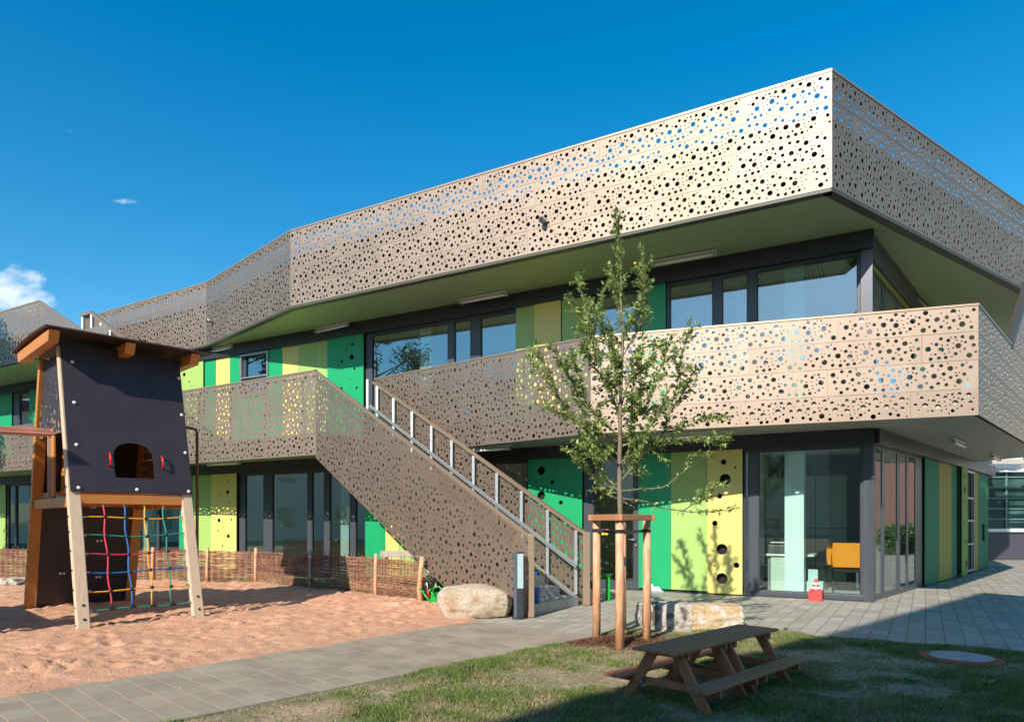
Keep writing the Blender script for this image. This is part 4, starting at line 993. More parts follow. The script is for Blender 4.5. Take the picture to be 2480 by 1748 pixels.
mxn = nt.nodes.new('ShaderNodeMix'); mxn.data_type = 'RGBA'; nt.links.new(gtn.outputs[0], mxn.inputs[0]); mxn.inputs[6].default_value = (.03, .027, .032, 1); mxn.inputs[7].default_value = (.55, .36, .2, 1); nt.links.new(mxn.outputs[2], b_.inputs['Base Color'])
def side_pt(z, k, u): return tp(u, k * (HB - LEAN * z - .045), z)
zz0, zz1 = 2.68, 3.80
mb = MB(); u_ = -HU - .02
mb.prism([side_pt(zz0, -1, u_), side_pt(zz0, 1, u_), side_pt(zz1, 1, u_), side_pt(zz1, -1, u_)], (tu * .02).to_3d()); mb.build('side_board', SCR, TW_)
mb = MB()
for k in range(8):
    z_ = 1.95 + k * .10; hv = HB - LEAN * z_ - .08; mb.bar(tp(-HU + .30, .0, z_), tp(-HU + .30, hv, z_), .02, .092)
mb.build('inner_slats', LARCH, TW_, bevel=.003)
MB().bar(tp(-HU, .02, 1.80), tp(-HU, .02, 2.75), .03, .17, up=(tv.x, tv.y, 0)).build('inner_post', LARCH, TW_, bevel=.006)
MB().bar(tp(-HU, .12, 1.80), tp(-HU, .12, 2.75), .02, .10, up=(tu.x, tu.y, 0)).build('inner_post', GREYWOOD, TW_, bevel=.006)
# roof: three carrying beams and a bowed board
for u in (-.93, 0.0, .90):
    zr = 3.98; L_ = .97
    mb = MB(); h_ = .155
    pr = [tp(u - .06, -L_, zr + .0), tp(u - .06, -L_ + .07, zr - h_), tp(u - .06, L_ - .07, zr - h_), tp(u - .06, L_, zr)]
    mb.prism([p + Vector((0, 0, .0)) for p in pr], (tu * .13).to_3d()); mb.build('roof_beam', LARCH, TW_, bevel=.010)
mb = MB(); nn_ = 14; vs = []; fs = []
for th_ in (0, .022):
    for i in range(nn_ + 1):
        v_ = -1.05 + 2.13 * i / nn_; z_ = 3.985 + .045 * (1 - (v_ / 1.1) ** 2) + th_
        vs += [tp(-1.04, v_, z_), tp(1.12, v_, z_ - .0)]
o2 = 2 * (nn_ + 1)
for i in range(nn_):
    fs += [(2 * i, 2 * i + 1, 2 * i + 3, 2 * i + 2), (o2 + 2 * i, o2 + 2 * i + 2, o2 + 2 * i + 3, o2 + 2 * i + 1), (2 * i, 2 * i + 2, o2 + 2 * i + 2, o2 + 2 * i), (2 * i + 1, o2 + 2 * i + 1, o2 + 2 * i + 3, 2 * i + 3)]
fs += [(0, o2, o2 + 1, 1), (2 * nn_, 2 * nn_ + 1, o2 + 2 * nn_ + 1, o2 + 2 * nn_)]
mb.add(vs, fs); mb.build('roof_board', ROOFB, TW_)
# leg bolts
mb = MB()
for z_ in (.16, .34):
    for u_ in (-HU + .01, HU + .01): MB().lathe([(.019, 0), (.017, .01)], FRf.P(u_, z_, .048), 10, Vector((-tv.x, -tv.y, .2))).build('leg_bolt', BLK, TW_)
for k, z_ in enumerate((.10, .32, .55, .80, 1.05, 1.30, 1.5, 1.9)):
    MB().lathe([(.014, 0), (.012, .008)], FRf.P(-HU - .075, z_, .0), 8, Vector((-tu.x, -tu.y, 0))).build('leg_bolt', BLK, TW_)
    MB().lathe([(.019, 0), (.017, .008)], FRb.P(-HU - .075, .2 + z_ * .95, .0), 8, Vector((-tu.x, -tu.y, 0))).build('leg_bolt', BLK, TW_)
# net
NETU = [-HU + .075 + (2 * HU - .15) * f_ for f_ in (.205, .405, .605, .80)]
NETZ = [1.50, 1.256, 1.012, .768, .524, .28]
def nz_(u, k): t = (u + HU) / (2 * HU); return NETZ[k] - (.018 * math.sin(math.pi * t)) + .012 * math.sin(7 * t + k)
HC = [YELROPE, GRNROPE, REDROPE, BLUEROPE, YELROPE, GRNROPE]; VC = [REDROPE, BLUEROPE, YELROPE, GRNROPE]
for k in range(6):
    MB().tube([FRf.P(-HU + .07 + (2 * HU - .14) * i / 16, nz_(-HU + .07 + (2 * HU - .14) * i / 16, k), .0) for i in range(17)], .0095, 8).build('net_rope', HC[k], TW_, smooth=True)
for j in range(4):
    us = [NETU[j] + .012 * math.sin(i * 1.3 + j) for i in range(13)]
    MB().tube([FRf.P(us[i], 1.67 - (1.67 - NETZ[5]) * i / 12, .0) for i in range(13)], .0105, 8).build('net_rope', VC[j], TW_, smooth=True)
for j in range(4):
    for k in range(6):
        p = FRf.P(NETU[j] + .008, nz_(NETU[j], k), 0)
        if k < 5: MB().lathe([(.006, -.026), (.022, -.018), (.027, 0), (.022, .018), (.006, .026)], p, 12).build('rope_clamp', BLK, TW_, smooth=True)
        else: MB().tube([p + Vector((-tu.x * .04, -tu.y * .04, 0)), p + Vector((tu.x * .04, tu.y * .04, 0))], .018, 10).tube([p, p + Vector((0, 0, .06))], .018, 10).build('rope_clamp', BLK, TW_)
mb = MB()
for k in range(6):
    for s_ in (-1, 1): u_ = s_ * (HU - .075); MB().tube([FRf.P(u_, NETZ[k], 0), FRf.P(u_ - s_ * .045, NETZ[k], 0)], .014, 8).build('rope_ferrule', ALU, TW_)
for j in range(4): MB().tube([FRf.P(NETU[j], 1.69, 0), FRf.P(NETU[j], 1.645, 0)], .014, 8).build('rope_ferrule', ALU, TW_)
# fireman's pole and horizontal log
pp = tp(1.30, .0, 0); pt = Vector((pp.x, pp.y, 2.90))
MB().tube([Vector((pp.x, pp.y, 0)), pt, pt + Vector((-.02, 0, .05)), tp(1.22, .0, 2.97), tp(HU, -.02, 2.99)], .024, 12).build('sliding_pole', mat('brown_tube', (.12, .085, .065), .35, .6), TW_, smooth=True)
bm0 = AT(142, 1049, 9.9); bm1 = AT(-120, 1035, 10.3)
mb = MB()
dL = (bm1 - bm0); nL = dL.length; dL.normalize(); sd_ = dL.cross(Vector((0, 0, 1))).normalized(); ring = []
for i in range(16):
    a = 2 * math.pi * i / 16; r = .065 if i % 2 else .056; ring.append(bm0 + sd_ * (r * math.cos(a)) + Vector((0, 0, 1)) * (r * math.sin(a)))
mb.prism(ring, dL * nL); BR_ = mat('ribbed_brown_wood', (.24, .085, .05), .45, noise_amt=.2, nscale=4)
mb.build('climbing_beam', BR_, TW_)

# the neighbouring tower just outside the left edge of the picture (its shade lies on the sand)
T2 = thing('play_tower', (-8.9, 6.9, 0), 'second wooden play tower just beyond the left edge, joined by the climbing beam', 'play tower', None)
c2 = Vector((-8.9, 6.9)); 
def t2(u, v_, z): q = c2 + tu * u + tv * v_; return Vector((q.x, q.y, z))
for u in (-1.05, 1.05):
    for v_ in (-1, 1): MB().bar(t2(u, v_ * 1.3, -.02), t2(u, v_ * .95, 3.9), .10, .15).build('leg', LARCH, T2, bevel=.01)
for v_ in (-1.12, 1.12): MB().bar(t2(-1.1, v_, 2.85), t2(1.1, v_, 2.85), .03, 2.0).build('side_board', DARKPANEL, T2)
MB().bar(t2(-1.1, 0, 1.8), t2(1.1, 0, 1.8), 2.2, .05).build('platform', LARCH, T2)
MB().bar(t2(-1.35, 0, 4.0), t2(1.35, 0, 4.0), 2.7, .03).build('roof_board', ROOFB, T2)
MB().bar(t2(-1.05, -1.15, 1.0), t2(1.05, -1.15, 1.0), .03, 1.5).build('lower_board', DARKPANEL, T2)

# ------------------------------------------------------------------ willow fence
FE = thing('wicker_fence', (FP[6].x, FP[6].y, 0), 'low woven willow fence with peeled posts along the back of the sandpit', 'fence')
rf = random.Random(21)
FH = .765
def fz(x, y): return sand_h(x, y) if True else 0
for i in range(len(FP) - 1):
    a, b = FP[i], FP[i + 1]; L_ = (b - a).length; d = (b - a).normalized(); n_ = Vector((d.y, -d.x)); sp_ = .105 if i >= 5 else .16
    nup = max(3, int(L_ / sp_)); mb = MB(); up = MB()
    for k in range(nup + 1):
        q = a + d * (L_ * (k + .0) / nup); up.tube([(q.x, q.y, .0), (q.x, q.y, FH + rf.uniform(-.02, .07))], .0065, 5)
    rowsn = 46; npts = nup * 2 + 1
    for r_ in range(rowsn):
        z_ = .03 + (FH - .05) * r_ / rowsn; pts = []; zj = rf.uniform(-.006, .006)
        for k in range(npts):
            t = k / (npts - 1); ph = math.pi * (t * nup + (r_ % 2)); o_ = .014 * math.cos(ph); q = a + d * (L_ * t) + n_ * o_
            pts.append((q.x, q.y, z_ + zj + .007 * noise.noise(Vector((q.x * 2.2, q.y * 2.2, r_ * .9))) + rf.uniform(-.004, .004) + (.02 * noise.noise(Vector((q.x * 3, q.y * 3, 5))) if r_ > rowsn - 4 else 0)))
        # rods are short: split each row into a few lengths
        k0 = 0
        while k0 < npts - 1:
            k1 = min(npts - 1, k0 + rf.randint(10, 20)); rr_ = rf.uniform(.0068, .0104)
            if k1 - k0 >= 1: mb.tube(pts[k0:k1 + 1], rr_, 5)
            k0 = k1
    pn = mb.build('wicker_panel', WICK, FE, fixn=False); up.build('uprights', WICKD, pn)
for i in range(1, len(FP)):
    q = FP[i]; n_ = Vector((.0, -1)); q = q + Vector((0, -.035)); r_ = .036 if i < 8 else .045
    bend = .035 if i == 8 else .008
    m_ = GREYWOOD if i == 6 else STAKE
    MB().tube([(q.x, q.y, -.05), (q.x - bend, q.y, .25), (q.x - bend * .2, q.y, .55), (q.x + bend * .4, q.y, FH + .06)], [r_, r_ * .97, r_ * .93, r_ * .9], 12).build('post', m_, FE, smooth=True)
    MB().tube([(q.x - .05, q.y + .02, .10), (q.x, q.y - r_ - .004, .11), (q.x + .05, q.y + .02, .10)], .008, 6).build('willow_tie', mat('tie_orange', (.50, .22, .05), .7), FE, smooth=True)
    MB().tube([(q.x - .05, q.y + .02, .62), (q.x, q.y - r_ - .004, .63), (q.x + .05, q.y + .02, .62)], .008, 6).build('willow_tie', mat('tie_orange', (.50, .22, .05), .7), FE, smooth=True)
# markings of tape on the shaded post
q = FP[6] + Vector((0, -.035))
for z_, m_ in ((.68, WHITEP), (.27, LIGHTBLUE), (.19, RED)):
    MB().lathe([(.037, 0), (.037, .035)], (q.x, q.y, z_), 14).build('tape', m_, FE)

# things behind and beside the fence
fr_ = thing('wooden_trestle', (-1.9, 12.6, 0), 'weathered grey wooden trestle behind the end of the wicker fence', 'trestle')
A1 = AT(925, 1341, 13.6); A2 = AT(1022, 1341, 12.9)
MB().bar(A1, A2, .10, .13).build('beam', GREYWOOD, fr_, bevel=.008)
MB().bar(AT(1036, 1350, 12.5), AT(1051, 1425, 12.2), .13, .06, up=(0, 1, 0)).build('leg', GREYWOOD, fr_, bevel=.006)
MB().bar(AT(932, 1350, 13.7), AT(925, 1425, 14.1), .12, .06, up=(0, 1, 0)).build('leg', GREYWOOD, fr_, bevel=.006)
MB().bar(AT(1024, 1352, 12.6), AT(1029, 1452, 12.9), .10, .05, up=(0, 1, 0)).build('leg', GREYWOOD, fr_, bevel=.006)
def watering_can(c, rz, label, s=1.):
    t = thing('watering_can', c, label, 'watering can', 'green watering cans by the fence'); c = Vector(c)
    q = Matrix.Rotation(rz, 3, 'Z'); X = q @ Vector((1, 0, 0)); Zv = Vector((0, 0, 1))
    MB().lathe([(.082 * s, 0), (.088 * s, .01), (.080 * s, .15 * s), (.068 * s, .19 * s), (.060 * s, .195 * s)], c, 20).build('body', GRNP, t, smooth=True)
    MB().tube([c + X * .07 * s + Zv * .04 * s, c + X * .16 * s + Zv * .12 * s, c + X * .24 * s + Zv * .23 * s], [.02 * s, .014 * s, .011 * s], 10).build('spout', GRNP, t, smooth=True)
    MB().lathe([(.012, -.01), (.034 * s, .02), (.034 * s, .028)], c + X * .24 * s + Zv * .235 * s, 14, X + Zv).build('rose', GRNP, t, smooth=True)
    MB().tube([c + X * .06 * s + Zv * .19 * s, c + X * .03 * s + Zv * .27 * s, c - X * .05 * s + Zv * .285 * s, c - X * .12 * s + Zv * .22 * s, c - X * .135 * s + Zv * .12 * s, c - X * .085 * s + Zv * .06 * s], .012 * s, 8).build('handle', GRNP, t, smooth=True)
g_ = G(1056, 1466); watering_can((g_.x, g_.y, .0), R(160), 'green plastic watering can nearest the end post of the wicker fence', 1.15)
g_ = G(1083, 1466); watering_can((g_.x, g_.y - .1, .0), R(200), 'green plastic watering can half hidden behind the pale boulder', 1.15)
t = thing('toy_shovel', (FP[8].x + .12, FP[8].y - .05, .1), 'red toy shovel hanging beside the end post of the wicker fence', 'toy shovel')
q = Vector((FP[8].x + .12, FP[8].y - .09, 0))
MB().tube([q + Vector((.03, 0, .05)), q + Vector((-.0, 0, .27))], [.022, .018], 8).build('blade', RED, t, smooth=True)
MB().tube([q + Vector((-.0, 0, .27)), q + Vector((-.02, 0, .38))], .010, 8).build('handle', WHITEP, t, smooth=True)
MB().lathe([(.048, 0), (.048, .012)], (FP[8].x, FP[8].y - .035, .40), 14).build('red_band', RED, FE)
# low green platform behind
t = thing('green_play_platform', (-.9, 12.6, 0), 'low green play platform behind the watering cans', 'platform')
MB().bar(AT(1000, 1400, 13.9) , AT(1110, 1412, 12.9), .9, .10).build('platform_top', mat('platform_green', (.05, .22, .03), .6), t, bevel=.006)
MB().bar(AT(1000, 1400, 13.9) + Vector((0, 0, -.16)), AT(1110, 1412, 12.9) + Vector((0, 0, -.16)), .8, .2).build('platform_base', BLK, t)

# ------------------------------------------------------------------ rocks
def rock(name, c, size, seed, m_, label, squared=.6, grp=None, rz=0, sub=5, rough=.10, cuts=()):
    import bmesh
    b = bmesh.new(); bmesh.ops.create_cube(b, size=2); bmesh.ops.subdivide_edges(b, edges=b.edges, cuts=26, use_grid_fill=True)
    for v in b.verts:
        p = v.co.copy(); s_ = p.normalized(); q = p * squared + s_ * (1 - squared) * 1.12
        for n_, d_ in cuts:
            n_ = Vector(n_).normalized(); e = q.dot(n_) - d_
            if e > 0: q -= n_ * e * .9
        nn = noise.fractal(s_ * 1.6 + Vector((seed, 0, 0)), .7, 2.2, 4) * rough + noise.fractal(s_ * 7 + Vector((0, seed, 0)), .6, 2.1, 4) * rough * .28
        q = q * (1 + nn)
        v.co = Vector((q.x * size[0] / 2, q.y * size[1] / 2, max(-.02, (q.z * .5 + .5) * size[2] * .97)))
        v.co = Matrix.Rotation(rz, 3, 'Z') @ v.co
    me = bpy.data.meshes.new(name); b.to_mesh(me); b.free(); me.polygons.foreach_set('use_smooth', [True] * len(me.polygons)); me.materials.append(m_)
    o = bpy.data.objects.new(name, me); COL.objects.link(o); o.location = c; return tag(o, label, 'rock', grp)
g_ = G(1146, 1500); rock('boulder', (g_.x, g_.y + .22, 0), (1.06, .66, .50), 3, ROCK1, 'large pale rounded boulder at the corner of the sandpit by the foot of the stair', .45, cuts=(((1, 0, 1.1), .98), ((-1, -.2, 1.2), 1.08)), rz=R(10), rough=.055)
g_ = G(1618, 1526); rock('stone_block', (g_.x, g_.y + .20, .0), (.72, .44, .36), 8, ROCK2, 'grey and black blotched stone block, the left one of the pair behind the tree stakes', .78, 'stone blocks at the edge of the lawn', rz=R(3), rough=.07)
g_ = G(1741, 1527); rock('stone_block', (g_.x, g_.y + .17, .0), (.68, .46, .345), 15, ROCK3, 'ochre stone block, the right one of the pair behind the picnic table', .80, 'stone blocks at the edge of the lawn', rz=R(-4), rough=.07)

g_ = G(12, 1422); rock('stone', (g_.x, g_.y + .2, 0), (.62, .5, .20), 22, ROCK2, 'low flat grey stone on the sand at the left edge before the fence', .4, rough=.08)
# ------------------------------------------------------------------ bollard light
g_ = G(1256, 1501); t = thing('bollard_light', g_, 'anthracite square bollard light with a white panel at the foot of the stair', 'bollard light')
MB().lathe([(.095, 0), (.095, .03), (.075, .045)], (g_.x, g_.y, .015), 24).build('base', DARKSTEEL, t)
MB().box((g_.x - .045, g_.y, .52), (.05, .13, .95)).build('post', mat('bollard_grey', (.10, .12, .15), .4, .2), t, bevel=.006)
MB().box((g_.x + .025, g_.y, .255), (.088, .12, .42)).build('lower_box', DARKSTEEL, t, bevel=.004)
MB().box((g_.x + .025, g_.y, .72), (.088, .118, .506)).build('lamp_panel', LIGHTBLUE, t, bevel=.004)
MB().box((g_.x + .025, g_.y, .984), (.092, .125, .02)).build('lid', DARKSTEEL, t)
MB().box((g_.x + .085, g_.y + .02, .56), (.02, .10, .74)).build('back_fin', DARKSTEEL, t)

# ------------------------------------------------------------------ small things on and by the steps
def bucket(c, r, h, label):
    t = thing('bucket', c, label, 'bucket'); c = Vector(c)
    MB().lathe([(r * .78, 0), (r * .97, h * .93), (r * 1.04, h * .94), (r * 1.04, h), (r * .9, h * 1.0), (r * .76, h * .1)], c, 24).build('body', BLUEP, t, smooth=True)
    MB().lathe([(r * .915, h * .55), (r * .935, h * .62)], c, 24).build('red_stripe', RED, t)
    MB().lathe([(r * 1.03, h * 1.0), (r * 1.03, h * 1.04), (.001, h * 1.05)], c, 24).build('lid', BLUEP, t)
    MB().tube([c + Vector((r * 1.0, -.02, h * .8)), c + Vector((r * 1.35, -.05, h * .72)), c + Vector((r * 1.4, -.06, h * .45)), c + Vector((r * 1.15, -.06, h * .3))], .006, 6).build('handle', WHITEP, t, smooth=True)
sp0 = S1 + T * .20 + wv3 * .42
bucket((sp0.x, sp0.y, .02 + rise), .068, .235, 'blue plastic bucket with a red stripe on the lowest stair step')
sp3 = S1 + T * (.10 + 2 * run + .16) + wv3 * 1.28; zt3 = .02 + 3 * rise
t = thing('toy_vehicle', (sp3.x, sp3.y, zt3), 'small blue and orange toy lying on the third stair step', 'toy')
MB().box((sp3.x, sp3.y, zt3 + .035), (.20, .09, .045), R(30)).build('body', BLUEP, t, bevel=.01)
MB().box((sp3.x - .03, sp3.y, zt3 + .075), (.07, .06, .035), R(30)).build('cab', mat('orange_plastic', (.75, .2, .02), .4), t, bevel=.008)
mb = MB()
for dx in (-.06, .06):
    for dy in (-.05, .05): mb.lathe([(.022, -.008), (.022, .008)], (sp3.x + dx * .87 - dy * .5, sp3.y + dx * .5 + dy * .87, zt3 + .022), 12, (-.5, .87, 0))
mb.build('wheel', BLK, t)
t = thing('toy_ball', (sp3.x + .16, sp3.y + .22, zt3), 'small yellow toy ball on the third stair step', 'ball')
MB().lathe([(.002, 0), (.02, .005), (.033, .02), (.036, .036), (.033, .052), (.02, .067), (.002, .072)], (sp3.x + .16, sp3.y + .22, zt3), 14).build('ball', YELP, t, smooth=True)
# green bench by the door with a yellow basket
bz = .43
g0 = G(1430, 1449); g1_ = Vector((1.83, 12.35, 0))
t = thing('small_green_bench', (1.6, 12.5, 0), 'small green plastic bench standing beside the stair in front of the glass door', 'bench')
A_ = AT(1428, 1391, 12.6); B_ = AT(1476, 1391, 12.35); A_.z = B_.z = .46
MB().bar(A_ + Vector((-.25, .15, 0)), B_ + Vector((0, 0, 0)), .24, .045).build('seat', GRNP, t, bevel=.012)
mb = MB()
for f_, o_ in ((.0, -.10), (.0, .10)): 
    p = B_ + Vector((-.03, o_, 0)); mb.bar((p.x, p.y, .44), (p.x, p.y, .02), .05, .04)
mb.build('leg', GRNP, t, bevel=.008)
mb = MB(); p = A_ + Vector((-.18, .15, 0)); mb.bar((p.x, p.y, .44), (p.x, p.y, .02), .05, .2); mb.build('leg', GRNP, t, bevel=.008)
p = (A_ * .62 + B_ * .38); t = thing('toy_basket', (p.x, p.y, .484), 'yellow plastic basket standing on the small green bench', 'basket')
MB().lathe([(.065, 0), (.085, .085), (.105, .09), (.105, .10), (.08, .10), (.06, .01)], (p.x, p.y, .484), 20).build('basket_body', YELP, t)
MB().tube([(p.x - .08, p.y, .58), (p.x - .02, p.y, .625), (p.x + .06, p.y, .61), (p.x + .09, p.y, .58)], .008, 6).build('handle', WHITEP, t)
# white bag and grey wedge at the foot of the green panel
q = F.P(F.s(1582), .02, .22); rock('white_sack', (q.x, q.y, .02), (.13, .12, .17), 30, mat('white_cloth', (.6, .6, .6), .8, noise_amt=.15, nscale=30), 'crumpled white sack leaning on the emerald panel beside the door', .25, rough=.2)['category'] = 'sack'
q = F.P(F.s(1599), .02, .25)
t = thing('floor_spotlight', q, 'small grey wedge shaped floor lamp at the foot of the emerald panel', 'floor lamp')
MB().prism([(q.x - .13, q.y - .05, .02), (q.x + .13, q.y - .05, .02), (q.x + .13, q.y + .13, .02), (q.x - .13, q.y + .13, .02)], (0, 0, .05)).build('housing', GALV, t, bevel=.008)
MB().prism([(q.x - .10, q.y - .05, .07), (q.x + .10, q.y - .05, .07), (q.x + .07, q.y + .10, .13), (q.x - .07, q.y + .10, .13)], (0, .03, .006)).build('lens', WHITEP, t, bevel=.004)
# door furniture and sticker
q = F.P(F.s(1539), 1.06, -.03)
mb = MB(); dn = F.n.to_3d(); dd = F.d.to_3d()
mb.tube([q, q + dn * .06, q + dn * .06 + dd * .14], .012, 8); mb.lathe([(.022, 0), (.022, .02)], q + Vector((0, 0, -.12)), 12, dn); mb.build('door_handle', ALU, dr, smooth=True)
mb = MB(); a_ = F.P(F.s(1418.5), 1.95, -.03); mb.bar(a_, a_ + Vector((0, 0, .16)), .02, .02); a_ = F.P(F.s(1418.5), .25, -.03); mb.bar(a_, a_ + Vector((0, 0, .16)), .02, .02); mb.build('hinge', ALU, dr)
mb = MB(); mb2 = MB()
bc_ = F.P(F.s(1463), F.z(1463, 1288), -.028)
for sx, sz_, r, w_, M_ in ((-.05, .035, .05, .035, mb), (.05, .035, .05, .035, mb), (-.035, -.04, .035, .03, mb2), (.04, -.035, .035, .03, mb2)):
    ring = []
    for i in range(14): a = 2 * math.pi * i / 14; ring.append(bc_ + dd * (-(sx + r * math.cos(a))) + Vector((0, 0, sz_ + w_ * math.sin(a) * (1 + .2 * math.cos(2 * a)))))
    M_.prism(ring, dn * .002)
mb.build('butterfly_sticker', mat('orange_film', (.8, .14, .02), .5), dr); mb2.build('butterfly_sticker', YELP, dr)

# ------------------------------------------------------------------ traffic cones
g_ = G(1976, 1456); g_.z = .02; t = thing('traffic_cones', g_, 'stack of small red and white traffic cones on the paving before the corner window', 'traffic cone')
mb = MB()
for k in range(13): s_ = .115 - .001 * (k % 2) * 5; mb.box((g_.x, g_.y, g_.z + .008 + k * .0145), (s_ * 2, s_ * 2, .012), math.atan2(F.d.y, F.d.x))
mb.build('base', RED, t, bevel=.003)
def cone_part(z0, z1, m_, n_): r = lambda z: .085 - (z - .17) / .22 * .066; MB().lathe([(r(z0), z0), (r(z1), z1)], g_, 24).build(n_, m_, t, smooth=False)
cone_part(.195, .21, RED, 'cone'); cone_part(.21, .25, WHITEP, 'white_band'); cone_part(.25, .285, RED, 'cone'); cone_part(.285, .325, WHITEP, 'white_band'); cone_part(.325, .395, RED, 'cone')

# ------------------------------------------------------------------ furniture in the corner room
def office_chair(c, rz, label):
    t = thing('office_chair', c, label, 'chair', 'orange chairs in the corner room'); c = Vector(c); q = Matrix.Rotation(rz, 3, 'Z')
    def L(x, y, z): return c + q @ Vector((x, y, z))
    vs = []; nx = 8; nzz = 8
    mb = MB(); fs = []
    for lay in (0, 1):
        for i in range(nx + 1):
            for j in range(nzz + 1):
                x = -.27 + .54 * i / nx; z = .50 + .47 * j / nzz; x *= (.93 + .07 * math.sin(j / nzz * math.pi)); y = .03 * (1 - (x / .27) ** 2) * -1 + lay * .05; vs.append(L(x, y + .06 * (z - .7), z))
    N = (nx + 1) * (nzz + 1); id_ = lambda l, i, j: l * N + i * (nzz + 1) + j
    for l in (0, 1):
        for i in range(nx):
            for j in range(nzz): fs.append((id_(l, i, j), id_(l, i + 1, j), id_(l, i + 1, j + 1), id_(l, i, j + 1)))
    for i in range(nx): fs += [(id_(0, i, 0), id_(0, i + 1, 0), id_(1, i + 1, 0), id_(1, i, 0)), (id_(0, i, nzz), id_(0, i + 1, nzz), id_(1, i + 1, nzz), id_(1, i, nzz))]
    for j in range(nzz): fs += [(id_(0, 0, j), id_(0, 0, j + 1), id_(1, 0, j + 1), id_(1, 0, j)), (id_(0, nx, j), id_(0, nx, j + 1), id_(1, nx, j + 1), id_(1, nx, j))]
    mb.add(vs, fs).build('backrest', ORANGE, t, smooth=False, bevel=.01)
    a = [L(-.24, .02, .40), L(.24, .02, .40), L(.24, .50, .40), L(-.24, .50, .40)]
    MB().prism(a, (0, 0, .07)).build('seat', mat('black_fabric', (.02, .02, .024), .8), t, bevel=.02)
    mb = MB()
    for s_ in (-1, 1):
        mb.tube([L(s_ * .27, .02, .75), L(s_ * .27, .02, .42), L(s_ * .26, .0, .03)], .012, 8); mb.tube([L(s_ * .25, .48, .42), L(s_ * .25, .50, .25), L(s_ * .25, .42, .04), L(s_ * .25, .05, .03)], .012, 8)
    mb.build('chair_frame', BLK, t, smooth=True)
    return t
FI = math.atan2(F.d.y, F.d.x) + math.pi
cpos = AT(2052, 1433, 13.15); office_chair((cpos.x, cpos.y, .047), FI + R(4), 'orange backed office chair nearest the corner window')
cpos = AT(2040, 1433, 13.7); office_chair((cpos.x + .02, cpos.y + .1, .047), FI + R(14), 'orange backed office chair half hidden behind the nearer orange chair')
cpos = AT(2075, 1424, 14.2)
t = thing('round_table', (cpos.x + .1, cpos.y + .2, .047), 'round meeting table on a steel pedestal behind the orange chairs', 'table'); c = Vector((cpos.x + .1, cpos.y + .2, .047))
MB().lathe([(.5, .70), (.5, .73)], c, 36).build('table_top', WHITEP, t); MB().lathe([(.26, 0), (.26, .015), (.04, .03), (.04, .70)], c, 24).build('pedestal', ALU, t)
a = F.P(F.s(1855), .047, -1.3); t = thing('desk', a, 'pale office desk with drawers seen through the corner window', 'desk')
MB().box(a + Vector((0, 0, .72)), (1.5, .7, .04), FI).build('desk_top', WHITEP, t, bevel=.004)
MB().box(F.P(F.s(1880), .39, -1.05), (.42, .5, .66), FI).build('drawer_unit', mat('pale_unit', (.62, .66, .56), .5), t, bevel=.004)
MB().box(F.P(F.s(1845), .37, -1.2), (.04, .6, .64), FI).build('leg', ALU, t)
t = thing('printer', F.P(F.s(1868), .79, -1.25), 'small dark printer on the pale desk behind the corner window', 'printer'); p_ = F.P(F.s(1868), .79, -1.25)
MB().box(p_ + Vector((0, 0, .09)), (.42, .34, .16), FI).build('printer_body', mat('printer_dark', (.08, .085, .09), .4), t, bevel=.02); MB().box(p_ + Vector((0, 0, .22)), (.34, .22, .02), FI).build('paper_tray', WHITEP, t)
p_ = F.P(F.s(1968), .047, -.55); t = thing('storage_box', p_, 'white carton with an open flap on the floor behind the traffic cones', 'box')
MB().box(p_ + Vector((0, 0, .13)), (.28, .24, .26), FI).build('box_body', mat('pale_carton', (.60, .70, .66), .6), t, bevel=.004); MB().box(p_ + Vector((-.02, .05, .37)), (.17, .03, .22), FI).build('box_flap', mat('pale_carton', (.6, .7, .66), .6), t, bevel=.004)

# ------------------------------------------------------------------ picnic table
K_ = 1.04
PT0 = Vector((1.03, 5.0)) * K_; PTl = Vector((.719, .695)).normalized(); PTw = Vector((.70, -.715)).normalized()
zt_ = EYE - .95 * K_; zb_ = EYE - 1.18 * K_; LT = 1.72
PC = thing('picnic_table', (PT0.x + .6, PT0.y + .6, 0), 'dark stained wooden childrens picnic table with two fixed benches on the lawn', 'picnic table')
def pt(s_, w, z): q = PT0 + PTl * s_ + PTw * w; return Vector((q.x, q.y, z))
def slats(name, w0, w1, n, z, th=.022, s0=0., s1=LT):
    mb = MB(); g = .006; ww = (w1 - w0 - g * (n - 1)) / n
    for i in range(n):
        w = w0 + ww / 2 + i * (ww + g); mb.bar(pt(s0 + rf.uniform(-.004, .004), w, z - th / 2), pt(s1 + rf.uniform(-.004, .004), w, z - th / 2), ww, th)
    return mb.build(name, DARKWOOD, PC, bevel=.004)
slats('table_top', -.195, .195, 5, zt_)
slats('bench', .285, .462, 3, zb_, s0=-.0, s1=LT + .02); slats('bench', -.462, -.285, 3, zb_, s0=-.02)
gz = lambda s_, w: lawn_h(*(PT0 + PTl * s_ + PTw * w)) - .012
